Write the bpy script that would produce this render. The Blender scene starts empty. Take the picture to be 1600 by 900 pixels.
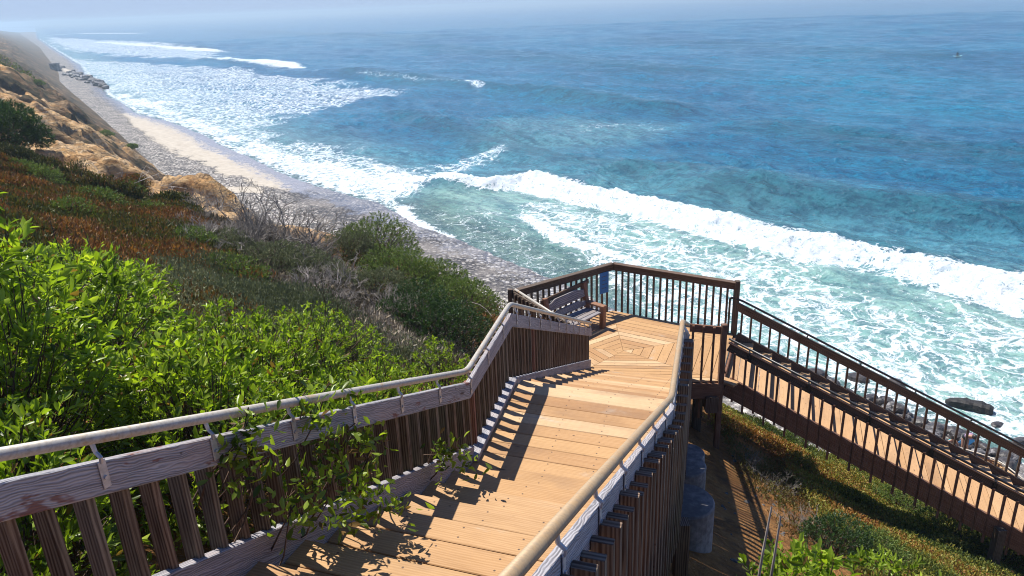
import bpy, math, random
import numpy as np
random.seed(7); RNG=np.random.default_rng(7)
R=math.radians
SC=bpy.context.scene; COL=SC.collection
EYE=20.0                      # eye height above the sea; sea level is z=0
# ------------------------------------------------------------------ camera frame (also used to survey plan positions)
F=1170.0; ROLL=R(2.3); P=math.atan(445*math.cos(ROLL)/F)
X_=np.array([1.,0,0]); U_=np.array([0,math.sin(P),math.cos(P)])
cf=np.array([0,math.cos(P),-math.sin(P)]); cr=X_*math.cos(ROLL)-U_*math.sin(ROLL); cu=U_*math.cos(ROLL)+X_*math.sin(ROLL)
def ray(x,y): return cf+cr*(x-800)/F-cu*(y-450)/F
def at_z(x,y,z=0.0):
    d=ray(x,y); k=(z-EYE)/d[2]; return np.array([d[0]*k,d[1]*k])
def at_d(x,y,d):
    p=ray(x,y)*d; return np.array([p[0],p[1],p[2]+EYE])
N2=np.array([.8,.6]); M2=np.array([-.6,.8])     # seaward / along-shore
def st(p): p=np.asarray(p,float)[...,:2]; return p@N2, p@M2
def xy(s,t): return np.stack([s*N2[0]+t*M2[0], s*N2[1]+t*M2[1]],-1)
Z=lambda z: z+EYE
# ------------------------------------------------------------------ noise
def _h(ix,iy,seed):
    n=(ix*374761393+iy*668265263+seed*974711)&0xffffffff
    n=((n^(n>>13))*1274126177)&0xffffffff
    return ((n^(n>>16))&0xffff)/65535.0
def vnoise(x,y,seed=0):
    x=np.asarray(x,float); y=np.asarray(y,float)
    ix=np.floor(x).astype(np.int64); iy=np.floor(y).astype(np.int64); fx=x-ix; fy=y-iy
    fx=fx*fx*fx*(fx*(fx*6-15)+10); fy=fy*fy*fy*(fy*(fy*6-15)+10)
    a=_h(ix,iy,seed);b=_h(ix+1,iy,seed);c=_h(ix,iy+1,seed);d=_h(ix+1,iy+1,seed)
    return (a*(1-fx)+b*fx)*(1-fy)+(c*(1-fx)+d*fx)*fy
def fbm(x,y,o=4,seed=0,g=.5):
    r=0;a=1;s=0
    for k in range(o):
        r=r+a*vnoise(x*2**k+17.3*k,y*2**k-9.1*k,seed+k); s+=a; a*=g
    return r/s
def sstep(a,b,x):
    t=np.clip((x-a)/(b-a),0,1); return t*t*(3-2*t)
def poly_sd(px,py,poly):
    """signed distance, positive inside"""
    poly=np.asarray(poly); d=np.full(px.shape,1e9); ins=np.zeros(px.shape,bool)
    n=len(poly)
    for i in range(n):
        ax,ay=poly[i]; bx,by=poly[(i+1)%n]
        ex,ey=bx-ax,by-ay; L=ex*ex+ey*ey+1e-9
        k=np.clip(((px-ax)*ex+(py-ay)*ey)/L,0,1)
        d=np.minimum(d,np.hypot(px-ax-k*ex,py-ay-k*ey))
        c=(ay>py)!=(by>py)
        with np.errstate(divide='ignore',invalid='ignore'):
            ins^=c&(px<(bx-ax)*(py-ay)/(by-ay+1e-12)+ax)
    return np.where(ins,d,-d)
def line_d(px,py,pl):
    """distance, side (+ = left of travel), parameter 0..1 to a polyline"""
    pl=np.asarray(pl); d=np.full(px.shape,1e9); sd=np.zeros(px.shape); q=np.zeros(px.shape); n=len(pl)-1
    for i in range(n):
        ax,ay=pl[i]; bx,by=pl[i+1]; ex,ey=bx-ax,by-ay; L=ex*ex+ey*ey
        k=np.clip(((px-ax)*ex+(py-ay)*ey)/L,0,1)
        dd=np.hypot(px-ax-k*ex,py-ay-k*ey); m=dd<d
        d=np.where(m,dd,d); sd=np.where(m,np.sign(ex*(py-ay)-ey*(px-ax)),sd); q=np.where(m,(i+k)/n,q)
    return d,sd,q
# ------------------------------------------------------------------ materials
class NT:
    def __init__(s,name):
        s.m=bpy.data.materials.new(name); s.m.use_nodes=True; s.t=s.m.node_tree; s.t.nodes.clear()
        s.out=s.n('ShaderNodeOutputMaterial')
    def n(s,k,ins=None,**kw):
        nd=s.t.nodes.new(k)
        for a,b in kw.items(): setattr(nd,a,b)
        for a,b in (ins or {}).items(): s.set(nd.inputs[a],b)
        return nd
    def set(s,sock,v):
        if isinstance(v,bpy.types.NodeSocket): s.t.links.new(v,sock)
        elif isinstance(v,bpy.types.Node): s.t.links.new(v.outputs[0],sock)
        else: sock.default_value=v
    def attr(s,n,vec=False):
        a=s.n('ShaderNodeAttribute',attribute_name=n); return a.outputs['Vector' if vec else 'Fac']
    def math(s,op,a,b=0.5,c=None,clamp=False):
        nd=s.n('ShaderNodeMath',operation=op,use_clamp=clamp); s.set(nd.inputs[0],a); s.set(nd.inputs[1],b)
        if c is not None: s.set(nd.inputs[2],c)
        return nd.outputs[0]
    def vm(s,op,a,b):
        nd=s.n('ShaderNodeVectorMath',operation=op); s.set(nd.inputs[0],a); s.set(nd.inputs[1],b); return nd.outputs[0]
    def mix(s,f,a,b,blend='MIX'):
        nd=s.n('ShaderNodeMix',data_type='RGBA',blend_type=blend); s.set(nd.inputs[0],f); s.set(nd.inputs[6],a); s.set(nd.inputs[7],b); return nd.outputs[2]
    def fmix(s,f,a,b):
        nd=s.n('ShaderNodeMix',data_type='FLOAT'); s.set(nd.inputs[0],f); s.set(nd.inputs[2],a); s.set(nd.inputs[3],b); return nd.outputs[0]
    def ss(s,x,a,b,o0=0.,o1=1.):
        nd=s.n('ShaderNodeMapRange',interpolation_type='SMOOTHSTEP'); s.set(nd.inputs[0],x)
        for i,v in enumerate((a,b,o0,o1)): s.set(nd.inputs[i+1],v)
        return nd.outputs[0]
    def noise(s,vec,scale,detail=4,rough=.55,dist=0.,fac=True):
        nd=s.n('ShaderNodeTexNoise',{'Scale':scale,'Detail':detail,'Roughness':rough,'Distortion':dist}); s.set(nd.inputs['Vector'],vec)
        return nd.outputs[0 if fac else 1]
    def voro(s,vec,scale,feature='F1',out=0,rand=1.):
        nd=s.n('ShaderNodeTexVoronoi',{'Scale':scale},feature=feature); s.set(nd.inputs['Vector'],vec)
        if 'Randomness' in nd.inputs: nd.inputs['Randomness'].default_value=rand
        return nd.outputs[out]
    def ramp(s,f,stops):
        nd=s.n('ShaderNodeValToRGB'); s.set(nd.inputs[0],f); cr_=nd.color_ramp
        while len(cr_.elements)>1: cr_.elements.remove(cr_.elements[-1])
        cr_.elements[0].position=stops[0][0]; cr_.elements[0].color=(*stops[0][1],1)
        for p,c in stops[1:]:
            e=cr_.elements.new(p); e.color=(*c,1)
        return nd.outputs[0]
    def bump(s,h,strength=.5,dist=.01,normal=None):
        nd=s.n('ShaderNodeBump',{'Strength':strength,'Distance':dist}); s.set(nd.inputs['Height'],h)
        if normal is not None: s.set(nd.inputs['Normal'],normal)
        return nd.outputs[0]
    def bsdf(s,**kw):
        b=s.n('ShaderNodeBsdfPrincipled')
        for k,v in kw.items(): s.set(b.inputs[k.replace('_',' ')],v)
        return b
    def done(s,sh): s.set(s.out.inputs[0],sh); return s.m
def c4(c): return (*c,1)
def scale_uv(t,sx,sy,off=True):
    uv=t.n('ShaderNodeUVMap').outputs[0]
    v=t.vm('MULTIPLY',uv,(sx,sy,1))
    if off:
        r=t.attr('rnd'); cx=t.n('ShaderNodeCombineXYZ'); t.set(cx.inputs[0],t.math('MULTIPLY',r,37.)); t.set(cx.inputs[1],t.math('MULTIPLY',r,11.)); t.set(cx.inputs[2],t.math('MULTIPLY',r,23.))
        v=t.vm('ADD',v,cx.outputs[0])
    return v
def wood(name,stops,grey=0.,greycol=(.35,.32,.34),rough=.7,bump=.004,contrast=1.,grain=1.,stain=None,knots=True,vary=.5,wavy=0.,screws=False):
    """stops: colour ramp picked per board; grain runs along u (metres)"""
    t=NT(name); r=t.attr('rnd')
    base=t.ramp(r,stops)
    g1=t.noise(scale_uv(t,2.2,34),1.6*grain,5,.6,.5)
    g2=t.noise(scale_uv(t,5,170),1.0*grain,3,.6)
    wv=t.n('ShaderNodeTexWave',{'Scale':7. if not wavy else 17.,'Distortion':7. if not wavy else 13.,'Detail':2.,'Detail Scale':.6},bands_direction='Y')
    t.set(wv.inputs['Vector'],scale_uv(t,.35 if not wavy else .6,2.4 if not wavy else 1.6))
    k1,k2,k3=(.5,.3,.2) if not wavy else (.44,.36,.20)
    g=t.math('ADD',t.math('MULTIPLY',g1,k1),t.math('ADD',t.math('MULTIPLY',g2,k2),t.math('MULTIPLY',wv.outputs[1],k3)))
    col=t.mix(t.ss(g,.32,.68),t.mix(.55*contrast,base,(0.02,.01,.006,1)),t.mix(.18*contrast,base,(1,.85,.6,1)))
    blot=t.noise(scale_uv(t,1.1,3.),1.3,4,.6)
    col=t.mix(t.ss(blot,.38,.72,0,vary),col,t.mix(.5,col,(.16,.075,.03,1)))
    if grey>0:
        gm=t.noise(scale_uv(t,.9,2.6),1.7,5,.65,.3)
        gr=t.mix(t.ss(g,.3,.7),c4([c*.35 for c in greycol]),c4(greycol))
        col=t.mix(t.ss(gm,.75-.6*grey,.95-.5*grey),col,gr)
    if stain:
        sm=t.noise(scale_uv(t,1.3,4.),2.3,4,.7,.2); col=t.mix(t.ss(sm,.6,.68,0,.85),col,c4(stain))
    sp=t.voro(scale_uv(t,7,9),1.); sp2=t.noise(scale_uv(t,1.,1.5),1.,3,.5); col=t.mix(t.math('MULTIPLY',t.ss(sp,.05,.10,.75,0),t.ss(sp2,.45,.55)),col,(.04,.02,.012,1))
    if knots:
        kn=t.voro(scale_uv(t,1.5,5.5),1.0); col=t.mix(t.ss(kn,.03,.085,.85,0),col,(.05,.02,.01,1))
    if screws:
        q=t.n('ShaderNodeSeparateXYZ'); t.set(q.inputs[0],t.n('ShaderNodeUVMap').outputs[0])
        a_=t.math('SUBTRACT',t.math('FRACT',t.math('DIVIDE',t.math('ADD',q.outputs[0],.36),.40)),.5); b_=t.math('SUBTRACT',t.math('FRACT',t.math('DIVIDE',q.outputs[1],.095)),.5)
        a_=t.math('MULTIPLY',a_,.40); b_=t.math('MULTIPLY',b_,.095); d_=t.math('SQRT',t.math('ADD',t.math('MULTIPLY',a_,a_),t.math('MULTIPLY',b_,b_)))
        col=t.mix(t.ss(d_,.005,.009,.85,0),col,(.05,.035,.03,1)); st_=t.noise(scale_uv(t,.5,1.),1.4,5,.65); col=t.mix(t.ss(st_,.5,.75,0,.5),col,(.20,.12,.07,1))
    b=t.bsdf(Base_Color=col,Roughness=t.fmix(g,rough+.12,rough-.12),Specular_IOR_Level=.3)
    t.set(b.inputs['Normal'],t.bump(g,.8,bump)); return t.done(b)
def flat(name,col,rough=.6,metal=0.,nz=.15,scale=30.,bump=.002):
    t=NT(name); o=t.n('ShaderNodeTexCoord').outputs['Object']
    n=t.noise(o,scale,5,.6); n2=t.noise(o,scale*.17,4,.6)
    k=t.math('MULTIPLY',n,n2); c=t.mix(t.ss(k,.12,.42),c4([max(0,x*(1-2.4*nz)) for x in col]),c4([min(1,x*(1+nz)) for x in col]))
    b=t.bsdf(Base_Color=c,Roughness=rough,Metallic=metal); t.set(b.inputs['Normal'],t.bump(n,.5,bump)); return t.done(b)
M={}
M['deck']=wood('deck_planks_wood',[(0,(.36,.19,.08)),(.3,(.47,.275,.12)),(.7,(.42,.235,.10)),(1,(.56,.385,.215))],grey=.27,screws=True,greycol=(.62,.50,.38),contrast=.28,vary=.4)
M['deck2']=wood('redwood_tread_wood',[(0,(.42,.235,.105)),(.5,(.52,.32,.16)),(1,(.46,.265,.125))],screws=True,grey=.05,greycol=(.6,.5,.4),contrast=.28,vary=.35)
M['grey']=wood('weathered_grey_wood',[(0,(.33,.29,.31)),(1,(.42,.38,.40))],grey=.75,greycol=(.42,.41,.44),contrast=.75,grain=.8,wavy=1.,stain=None,bump=.008,vary=.25)
M['greystain']=wood('weathered_grey_wood_old_stain',[(0,(.33,.28,.29)),(1,(.42,.37,.38))],grey=.75,greycol=(.42,.41,.43),contrast=.75,grain=.8,wavy=1.,stain=(.17,.06,.04),bump=.008,vary=.25)
M['bal']=wood('brown_baluster_wood',[(0,(.04,.022,.016)),(.3,(.07,.033,.022)),(.6,(.11,.05,.03)),(.8,(.055,.04,.034)),(.96,(.11,.085,.07)),(1,(.28,.03,.012))],grey=.22,greycol=(.22,.18,.16),contrast=.9)
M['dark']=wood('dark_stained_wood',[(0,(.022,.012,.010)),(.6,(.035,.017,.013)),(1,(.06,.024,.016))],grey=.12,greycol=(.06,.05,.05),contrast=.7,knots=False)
M['red']=wood('red_brown_stained_wood',[(0,(.09,.026,.014)),(.6,(.14,.042,.02)),(1,(.19,.062,.03))],grey=.05,greycol=(.2,.15,.12),contrast=.7,knots=False)
M['bench']=wood('bench_redwood',[(0,(.20,.075,.04)),(1,(.26,.10,.05))],grey=.15,greycol=(.36,.33,.36),contrast=.8)
M['benchgrey']=wood('bench_grey_wood',[(0,(.22,.20,.21)),(1,(.28,.25,.26))],grey=.6,greycol=(.32,.31,.34),contrast=.9)
def galv(name,rusty=.4):
    t=NT(name); o=t.n('ShaderNodeTexCoord').outputs['Object']
    n=t.noise(o,9,6,.65); n2=t.noise(o,60,4,.6)
    c=t.mix(t.ss(n,.62-.3*rusty,.75),(.46,.43,.37,1) if rusty<1 else (.40,.30,.18,1),(.42,.27,.13,1)); c=t.mix(t.ss(n2,.35,.7,0,.45),c,(.22,.17,.12,1))
    b=t.bsdf(Base_Color=c,Metallic=.15,Roughness=t.fmix(n2,.4,.62)); t.set(b.inputs['Normal'],t.bump(n2,.3,.0015)); return t.done(b)
M['pipe']=galv('galvanised_pipe',.35); M['pipe2']=galv('rust_tinted_pipe',1.1)
M['strap']=flat('galvanised_bracket',(.50,.50,.52),.45,.5)
M['blackpipe']=flat('backlit_dark_pipe',(.03,.03,.032),.35,.3)  # backlit look of the pipes put into a near-black base colour
M['concrete']=flat('pier_concrete',(.22,.205,.195),.9,0,.2,14,.01)
M['blue']=flat('blue_sign_enamel',(.05,.22,.55),.35,0,.05)
M['white']=flat('white_paint',(.75,.75,.75),.5,0,.05)
M['rock']=flat('dark_wet_rock',(.085,.075,.07),.45,0,.35,3,.05)
M['rock2']=flat('grey_rock',(.20,.19,.19),.7,0,.35,3,.05)
M['log']=flat('charred_driftwood',(.035,.03,.028),.7,0,.4,5,.03)
M['skin']=flat('skin',(.36,.19,.12),.55,0,.05); M['hair']=flat('dark_hair',(.02,.014,.01),.5,0,.1)
M['teal']=flat('teal_cloth',(.02,.38,.40),.7,0,.05); M['bluecloth']=flat('blue_cloth',(.02,.13,.28),.6,0,.05); M['pink']=flat('lilac_cloth',(.40,.28,.42),.7,0,.05)
M['wetsuit']=flat('black_wetsuit',(.012,.012,.014),.5,0,.05); M['board']=flat('mint_surfboard',(.45,.80,.70),.3,0,.03)
# foliage
def leafmat(name,stops,transl=.35,rough=.45,transcol=(1.15,1.25,.35),spec=.4):
    t=NT(name); r=t.attr('rnd'); col=t.ramp(r,stops)
    b=t.bsdf(Base_Color=col,Roughness=rough,Specular_IOR_Level=spec)
    tr=t.n('ShaderNodeBsdfTranslucent'); t.set(tr.inputs[0],t.mix(1.,col,c4(transcol),'MULTIPLY'))
    mx=t.n('ShaderNodeMixShader'); t.set(mx.inputs[0],transl); t.set(mx.inputs[1],b); t.set(mx.inputs[2],tr); return t.done(mx)
M['leaf']=leafmat('glossy_green_leaves',[(0,(.20,.12,.05)),(.03,(.20,.12,.05)),(.05,(.04,.075,.010)),(.3,(.14,.20,.022)),(.55,(.27,.37,.04)),(.82,(.42,.52,.06)),(1,(.62,.62,.12))],.52,.34)
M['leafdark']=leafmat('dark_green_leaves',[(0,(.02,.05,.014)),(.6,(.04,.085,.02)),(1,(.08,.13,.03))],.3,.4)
M['cover_red']=leafmat('red_and_olive_sprigs',[(0,(.045,.06,.014)),(.3,(.10,.115,.022)),(.5,(.14,.105,.03)),(.7,(.16,.08,.028)),(.88,(.21,.085,.03)),(1,(.34,.20,.06))],.3,.6,(1.2,1.,.5))
M['cover_olive']=leafmat('olive_succulent_sprigs',[(0,(.06,.09,.018)),(.3,(.14,.17,.028)),(.55,(.26,.26,.05)),(.75,(.36,.29,.06)),(.88,(.34,.18,.05)),(.985,(.26,.11,.03)),(1,(.6,.42,.02))],.3,.55,(1.2,1.1,.5))
M['bush']=leafmat('coastal_bush_leaves',[(0,(.06,.10,.02)),(.5,(.13,.19,.035)),(.8,(.20,.25,.05)),(1,(.30,.17,.04))],.3,.55,(1.1,1.2,.5))
M['sage']=leafmat('grey_green_leaves',[(0,(.10,.12,.06)),(.6,(.16,.18,.09)),(1,(.26,.26,.14))],.25,.7,(1,1,.7))
M['dry']=leafmat('dry_tan_stems',[(0,(.12,.10,.06)),(.6,(.27,.22,.15)),(1,(.45,.39,.30))],.1,.8,(1,1,1))
M['deadtwig']=flat('grey_dead_wood',(.27,.24,.205),.85,0,.25,8)
M['twig']=flat('brown_stems',(.10,.06,.04),.8,0,.25,8)
M['root']=flat('bleached_roots',(.45,.40,.35),.8,0,.2,8)
# ------------------------------------------------------------------ object helpers
def tag(o,label=None,cat=None,group=None,kind=None):
    if label: o['label']=label
    if cat: o['category']=cat
    if group: o['group']=group
    if kind: o['kind']=kind
    return o
def thing(name,label,cat,loc=(0,0,0),group=None):
    o=bpy.data.objects.new(name,None); COL.objects.link(o); o.location=loc; o.empty_display_size=.2
    return tag(o,label,cat,group)
def root_loc(p):
    l=np.zeros(3)
    while p is not None: l=l+np.array(p.location); p=p.parent
    return l
def mk(name,verts,faces,mat,parent=None,uv=None,attrs=None,smooth=False,loc=None):
    me=bpy.data.meshes.new(name); verts=np.asarray(verts,float)
    off=root_loc(parent) if loc is None else root_loc(parent)+np.asarray(loc)
    verts=verts-off
    if isinstance(faces,np.ndarray):
        n,k=faces.shape; me.vertices.add(len(verts)); me.vertices.foreach_set('co',verts.astype(np.float32).ravel())
        me.loops.add(n*k); me.loops.foreach_set('vertex_index',faces.astype(np.int32).ravel())
        me.polygons.add(n); me.polygons.foreach_set('loop_start',np.arange(0,n*k,k,dtype=np.int32)); me.polygons.foreach_set('loop_total',np.full(n,k,dtype=np.int32)); me.update(calc_edges=True)
    else: me.from_pydata([tuple(v) for v in verts],[],faces)
    if uv is not None:
        l=me.uv_layers.new(name='UVMap'); l.data.foreach_set('uv',np.asarray(uv,np.float32).ravel())
    for k,v in (attrs or {}).items():
        a=me.attributes.new(k,'FLOAT','POINT'); a.data.foreach_set('value',np.asarray(v,np.float32))
    if smooth: me.polygons.foreach_set('use_smooth',[True]*len(me.polygons))
    me.materials.append(mat); me.update()
    o=bpy.data.objects.new(name,me); COL.objects.link(o)
    if loc is not None: o.location=loc
    if parent is not None: o.parent=parent
    return o
def unit(v): v=np.asarray(v,float); return v/np.linalg.norm(v)
class MB:
    def __init__(s): s.v=[];s.f=[];s.uv=[];s.r=[]
    def add(s,vs,fs,uvs,r):
        b=len(s.v); s.v+=[tuple(v) for v in vs]; s.r+=[r]*len(vs)
        for f,u in zip(fs,uvs): s.f.append([i+b for i in f]); s.uv+=list(u)
        return s
    def board(s,p0,p1,w,h,side=None,ch=.004,r=None,end0=None,end1=None):
        """w across side dir, h across the other; end0/end1: plan normals for mitred ends"""
        p0=np.asarray(p0,float);p1=np.asarray(p1,float); a=unit(p1-p0)
        if side is None: side=np.cross(a,(0,0,1)) if abs(a[2])<.99 else np.array([1.,0,0])
        side=np.asarray(side,float); side=unit(side-a*(side@a)); up=np.cross(side,a)
        if r is None: r=random.random()
        x,y=w/2,h/2; ch=min(ch,x*.4,y*.4)
        ring=[(-x+ch,-y),(x-ch,-y),(x,-y+ch),(x,y-ch),(x-ch,y),(-x+ch,y),(-x,y-ch),(-x,-y+ch)]
        vs=[]; us=[]; L=np.linalg.norm(p1-p0)
        for q,e in ((p0,end0),(p1,end1)):
            for cx,cy in ring:
                v=q+side*cx+up*cy
                if e is not None:
                    e_=np.asarray(e,float); k=((q-v)@e_)/(a@e_); v=v+a*k
                vs.append(v)
        per=[0]
        for i in range(8):
            c0,c1=ring[i],ring[(i+1)%8]; per.append(per[-1]+math.hypot(c1[0]-c0[0],c1[1]-c0[1]))
        fs=[];uvs=[]
        for i in range(8):
            j=(i+1)%8; fs.append([i,j,8+j,8+i]); uvs.append([(0,per[i]),(0,per[i+1]),(L,per[i+1]),(L,per[i])])
        fs.append(list(range(7,-1,-1))); uvs.append([(ring[i][1]*.3,ring[i][0]) for i in range(7,-1,-1)])
        fs.append(list(range(8,16))); uvs.append([(ring[i][1]*.3,ring[i][0]) for i in range(8)])
        return s.add(vs,fs,uvs,r)
    def prism(s,top,th,axis,r=None):
        """flat polygon (counter-clockwise from above) extruded down; uv along axis"""
        top=[np.asarray(p,float) for p in top]; n=len(top); axis=unit(axis); sd=np.cross((0,0,1),axis)
        if r is None: r=random.random()
        vs=top+[p-np.array([0,0,th]) for p in top]; U=lambda p:(float(p@axis),float(p@sd)+float(p[2]))
        fs=[list(range(n)),list(range(2*n-1,n-1,-1))]; 
        for i in range(n): j=(i+1)%n; fs.append([i,n+i,n+j,j])
        return s.add(vs,fs,[[U(vs[i]) for i in f] for f in fs],r)
    def tube(s,pts,rad,n=12,cap=True,r=0.):
        pts=[np.asarray(p,float) for p in pts]; m=len(pts); rad=rad if hasattr(rad,'__len__') else [rad]*m
        vs=[];fs=[];uvs=[]; ref=None; d=0
        for i,p in enumerate(pts):
            a=unit(pts[min(i+1,m-1)]-pts[max(i-1,0)])
            if ref is None: ref=np.cross(a,(0,0,1)) if abs(a[2])<.95 else np.array([1.,0,0])
            ref=unit(ref-a*(ref@a)); b=np.cross(a,ref)
            for k in range(n): th=2*math.pi*k/n; vs.append(p+rad[i]*(ref*math.cos(th)+b*math.sin(th)))
        for i in range(m-1):
            L=np.linalg.norm(pts[i+1]-pts[i])
            for k in range(n):
                j=(k+1)%n; fs.append([i*n+k,i*n+j,(i+1)*n+j,(i+1)*n+k]); uvs.append([(d,k/n),(d,(k+1)/n),(d+L,(k+1)/n),(d+L,k/n)])
            d+=L
        if cap:
            fs.append(list(range(n-1,-1,-1))); uvs.append([(0,0)]*n); fs.append([(m-1)*n+k for k in range(n)]); uvs.append([(0,0)]*n)
        return s.add(vs,fs,uvs,r)
    def build(s,name,mat,parent=None,smooth=False,loc=None):
        return mk(name,s.v,s.f,mat,parent,uv=s.uv,attrs={'rnd':s.r},smooth=smooth,loc=loc)
def fillet(pts,r=.12,n=5):
    pts=[np.asarray(p,float) for p in pts]; out=[pts[0]]
    for i in range(1,len(pts)-1):
        a,b,c=pts[i-1],pts[i],pts[i+1]; ra=min(r,np.linalg.norm(a-b)*.45,np.linalg.norm(c-b)*.45)
        q0=b+unit(a-b)*ra; q1=b+unit(c-b)*ra
        for k in range(n+1): t=k/n; out.append((1-t)**2*q0+2*t*(1-t)*b+t*t*q1)
    return out+[pts[-1]]
# ================================================================== TERRAIN
T_S=np.array([-14,-3,0,3,6,9,12,16,20,24.])
T_T=np.array([-14,5,12,18,24,32,50,100,150,300,450,2000.])
T_Z=np.array([
[-.9,-1.6,-2.9,-4.7,-6.5,-8.5,-10.4,-12.8,-16.4,-21.8],
[-.8,-1.5,-2.9,-4.7,-6.5,-8.5,-10.4,-12.8,-16.4,-21.8],
[-.5,-1.4,-2.6,-4.1,-5.4,-6.5,-9.0,-14,-18.3,-21.8],
[-.3,-1.6,-2.9,-4.1,-5.1,-6.1,-10.5,-16,-18.7,-21.8],
[-.2,-2.2,-3.5,-4.8,-6.0,-8.6,-13.0,-17,-18.9,-21.8],
[0,-2.6,-4.2,-5.4,-7.0,-9.9,-14.0,-17.3,-19.0,-21.8],
[.5,-2.5,-4.2,-5.7,-7.3,-9.4,-12.6,-16.4,-18.9,-21.8],
[1,-.5,-1.8,-3.6,-5.3,-7.3,-9.8,-14.4,-18.6,-21.8],
[1,.2,-1.,-2.8,-4.8,-7.0,-9.8,-15.0,-18.7,-21.8],
[1,.2,-.5,-1.8,-3.5,-5.5,-8.2,-12.5,-18.5,-21.8],
[1,.2,-.3,-1.2,-2.5,-4.4,-7.0,-11.0,-18,-21.8],
[1,.2,-.3,-1.2,-2.5,-4.4,-7.0,-11.0,-18,-21.8]])
def base_sc(t): return np.interp(t,[7,13,100,150,255,305,355,480,740,1570,2000],[1.2,1,1.06,1.28,1.65,1.85,2.15,2.75,4.,7.6,9.5])
def H(s,t,micro=True):
    s=np.asarray(s,float); t=np.asarray(t,float); sp=s/np.where(s>0,base_sc(t),1)
    # smooth bilinear-ish interpolation with a slight blur
    def tab(a,b):
        i=np.clip(np.searchsorted(T_T,b)-1,0,len(T_T)-2); k=np.clip((b-T_T[i])/(T_T[i+1]-T_T[i]),0,1); k=k*k*(3-2*k)
        z0=np.zeros(a.shape); z1=np.zeros(a.shape)
        for r in range(len(T_T)):
            zr=np.interp(a,T_S,T_Z[r]); z0=np.where(i==r,zr,z0); z1=np.where(i+1==r,zr,z1)
        return z0*(1-k)+z1*k
    z=(tab(sp-.9,t)+tab(sp-.3,t)+tab(sp+.3,t)+tab(sp+.9,t))/4
    if micro:
        z=z+.18*(fbm(s*.9,t*.9,4,3)-.5)*sstep(25,18,sp)
        sand=sstep(17,24,t)*sstep(21,15,sp)
        wx=s+2.2*fbm(s*.25,t*.25,3,11); wt=t+1.6*fbm(s*.35,t*.35,3,12)
        rid=np.abs(2*fbm(wx*.10,wt*.42,3,21)-1); rid2=np.abs(2*fbm(wx*.3,wt*1.3,3,31)-1)
        big=np.abs(2*fbm(s*.06,wt*.12,3,41)-1)
        z=z+sand*(-2.6*np.clip(.5-rid*2.2,0,1)-.95*np.clip(.5-rid2*1.6,0,1)-2.2*np.clip(.45-big*1.5,0,1)*sstep(30,50,t)*sstep(1,6,sp)+.75)*sstep(-6,1,s)
        rid3=np.abs(2*fbm(s*.07+.6*wt*.03,wt*.13,4,77)-1); z=z+sand*sstep(45,80,t)*sstep(19,14,sp)*(1.0-3.4*np.clip(.5-rid3*1.5,0,1)+1.0*(fbm(s*.4,t*.4,4,78)-.5))
        z=z+sand*(.5*(fbm(s*1.3,t*1.3,5,51)-.5)-.38*np.clip(.42-np.abs(2*fbm(wx*.8,wt*.8,3,57)-1)*2.2,0,1))
        # knobby sandstone spur above the beach
        for (bs,bt,rs,rt,hh) in SPURS:
            q=((s-bs)/rs)**2+((t-bt)/rt)**2; z=z+hh*np.exp(-q*q)
    return Z(z)
SPURS=[(6.6,26.8,2.9,1.7,1.25),(3.4,31,3.0,1.3,.9),(8.6,28.3,1.8,1.1,.9),(5.5,37,3.2,1.6,.9)]
def ground(x,y):
    s,t=st(np.stack([np.asarray(x,float),np.asarray(y,float)],-1)); return H(s,t)
def grid_faces(a,b):
    i=np.arange(a*b).reshape(a,b); return np.stack([i[:-1,:-1],i[1:,:-1],i[1:,1:],i[:-1,1:]],-1).reshape(-1,4)
ss_=np.concatenate([np.linspace(-60,-14,10)[:-1],np.linspace(-14,-4,30)[:-1],np.linspace(-4,20,200),np.linspace(20,26,12)[1:]])
tt_=np.concatenate([np.linspace(-25,-4,40)[:-1],np.linspace(-4,60,430)[:-1],60*np.exp(np.linspace(0,math.log(260/60),420))[:-1],260*np.exp(np.linspace(0,math.log(2000/260),120))])
S_,T_=np.meshgrid(ss_,tt_,indexing='ij'); SS_=np.where(S_>0,S_*base_sc(T_),S_)
zz=H(SS_,T_); pp=xy(SS_,T_); V=np.concatenate([pp,zz[...,None]],-1).reshape(-1,3)
sp_=S_; 
bare=sstep(17,21,T_+1.5*fbm(SS_*.5,T_*.5,3,61))*sstep(230,60,T_)
red=fbm(SS_*.12,T_*.09,4,71)
tmat=NT('bluff_sandstone_and_soil'); o=tmat.n('ShaderNodeNewGeometry').outputs['Position']
bare_a=tmat.attr('bare'); veg_a=tmat.attr('veg')
n1=tmat.noise(o,1.4,9,.68,.6); n2=tmat.noise(tmat.vm('MULTIPLY',o,(.6,.6,5.)),.8,6,.6,.6); n3=tmat.noise(o,9,5,.65)
sandc=tmat.ramp(n2,[(.3,(.30,.15,.06)),(.41,(.62,.36,.15)),(.5,(.78,.50,.24)),(.65,(.84,.64,.40))])
sandc=tmat.mix(tmat.ss(n1,.45,.75,0,.6),sandc,(.62,.47,.29,1))
soil=tmat.ramp(n1,[(.3,(.16,.075,.03)),(.5,(.34,.16,.05)),(.7,(.46,.24,.09))])
lrg=tmat.noise(o,.13,5,.65,.6); sandc=tmat.mix(tmat.ss(lrg,.56,.64,0,.5),sandc,(.24,.14,.08,1)); sandc=tmat.mix(tmat.ss(lrg,.36,.44,.55,0),sandc,(.72,.56,.38,1))
col=tmat.mix(bare_a,soil,sandc)
ro=tmat.n('ShaderNodeVectorRotate',{'Angle':-math.atan2(.6,.8)},rotation_type='Z_AXIS'); tmat.set(ro.inputs[0],o)
stk=tmat.noise(tmat.vm('MULTIPLY',ro.outputs[0],(.16,.75,.3)),1.,7,.66,.5)
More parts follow.
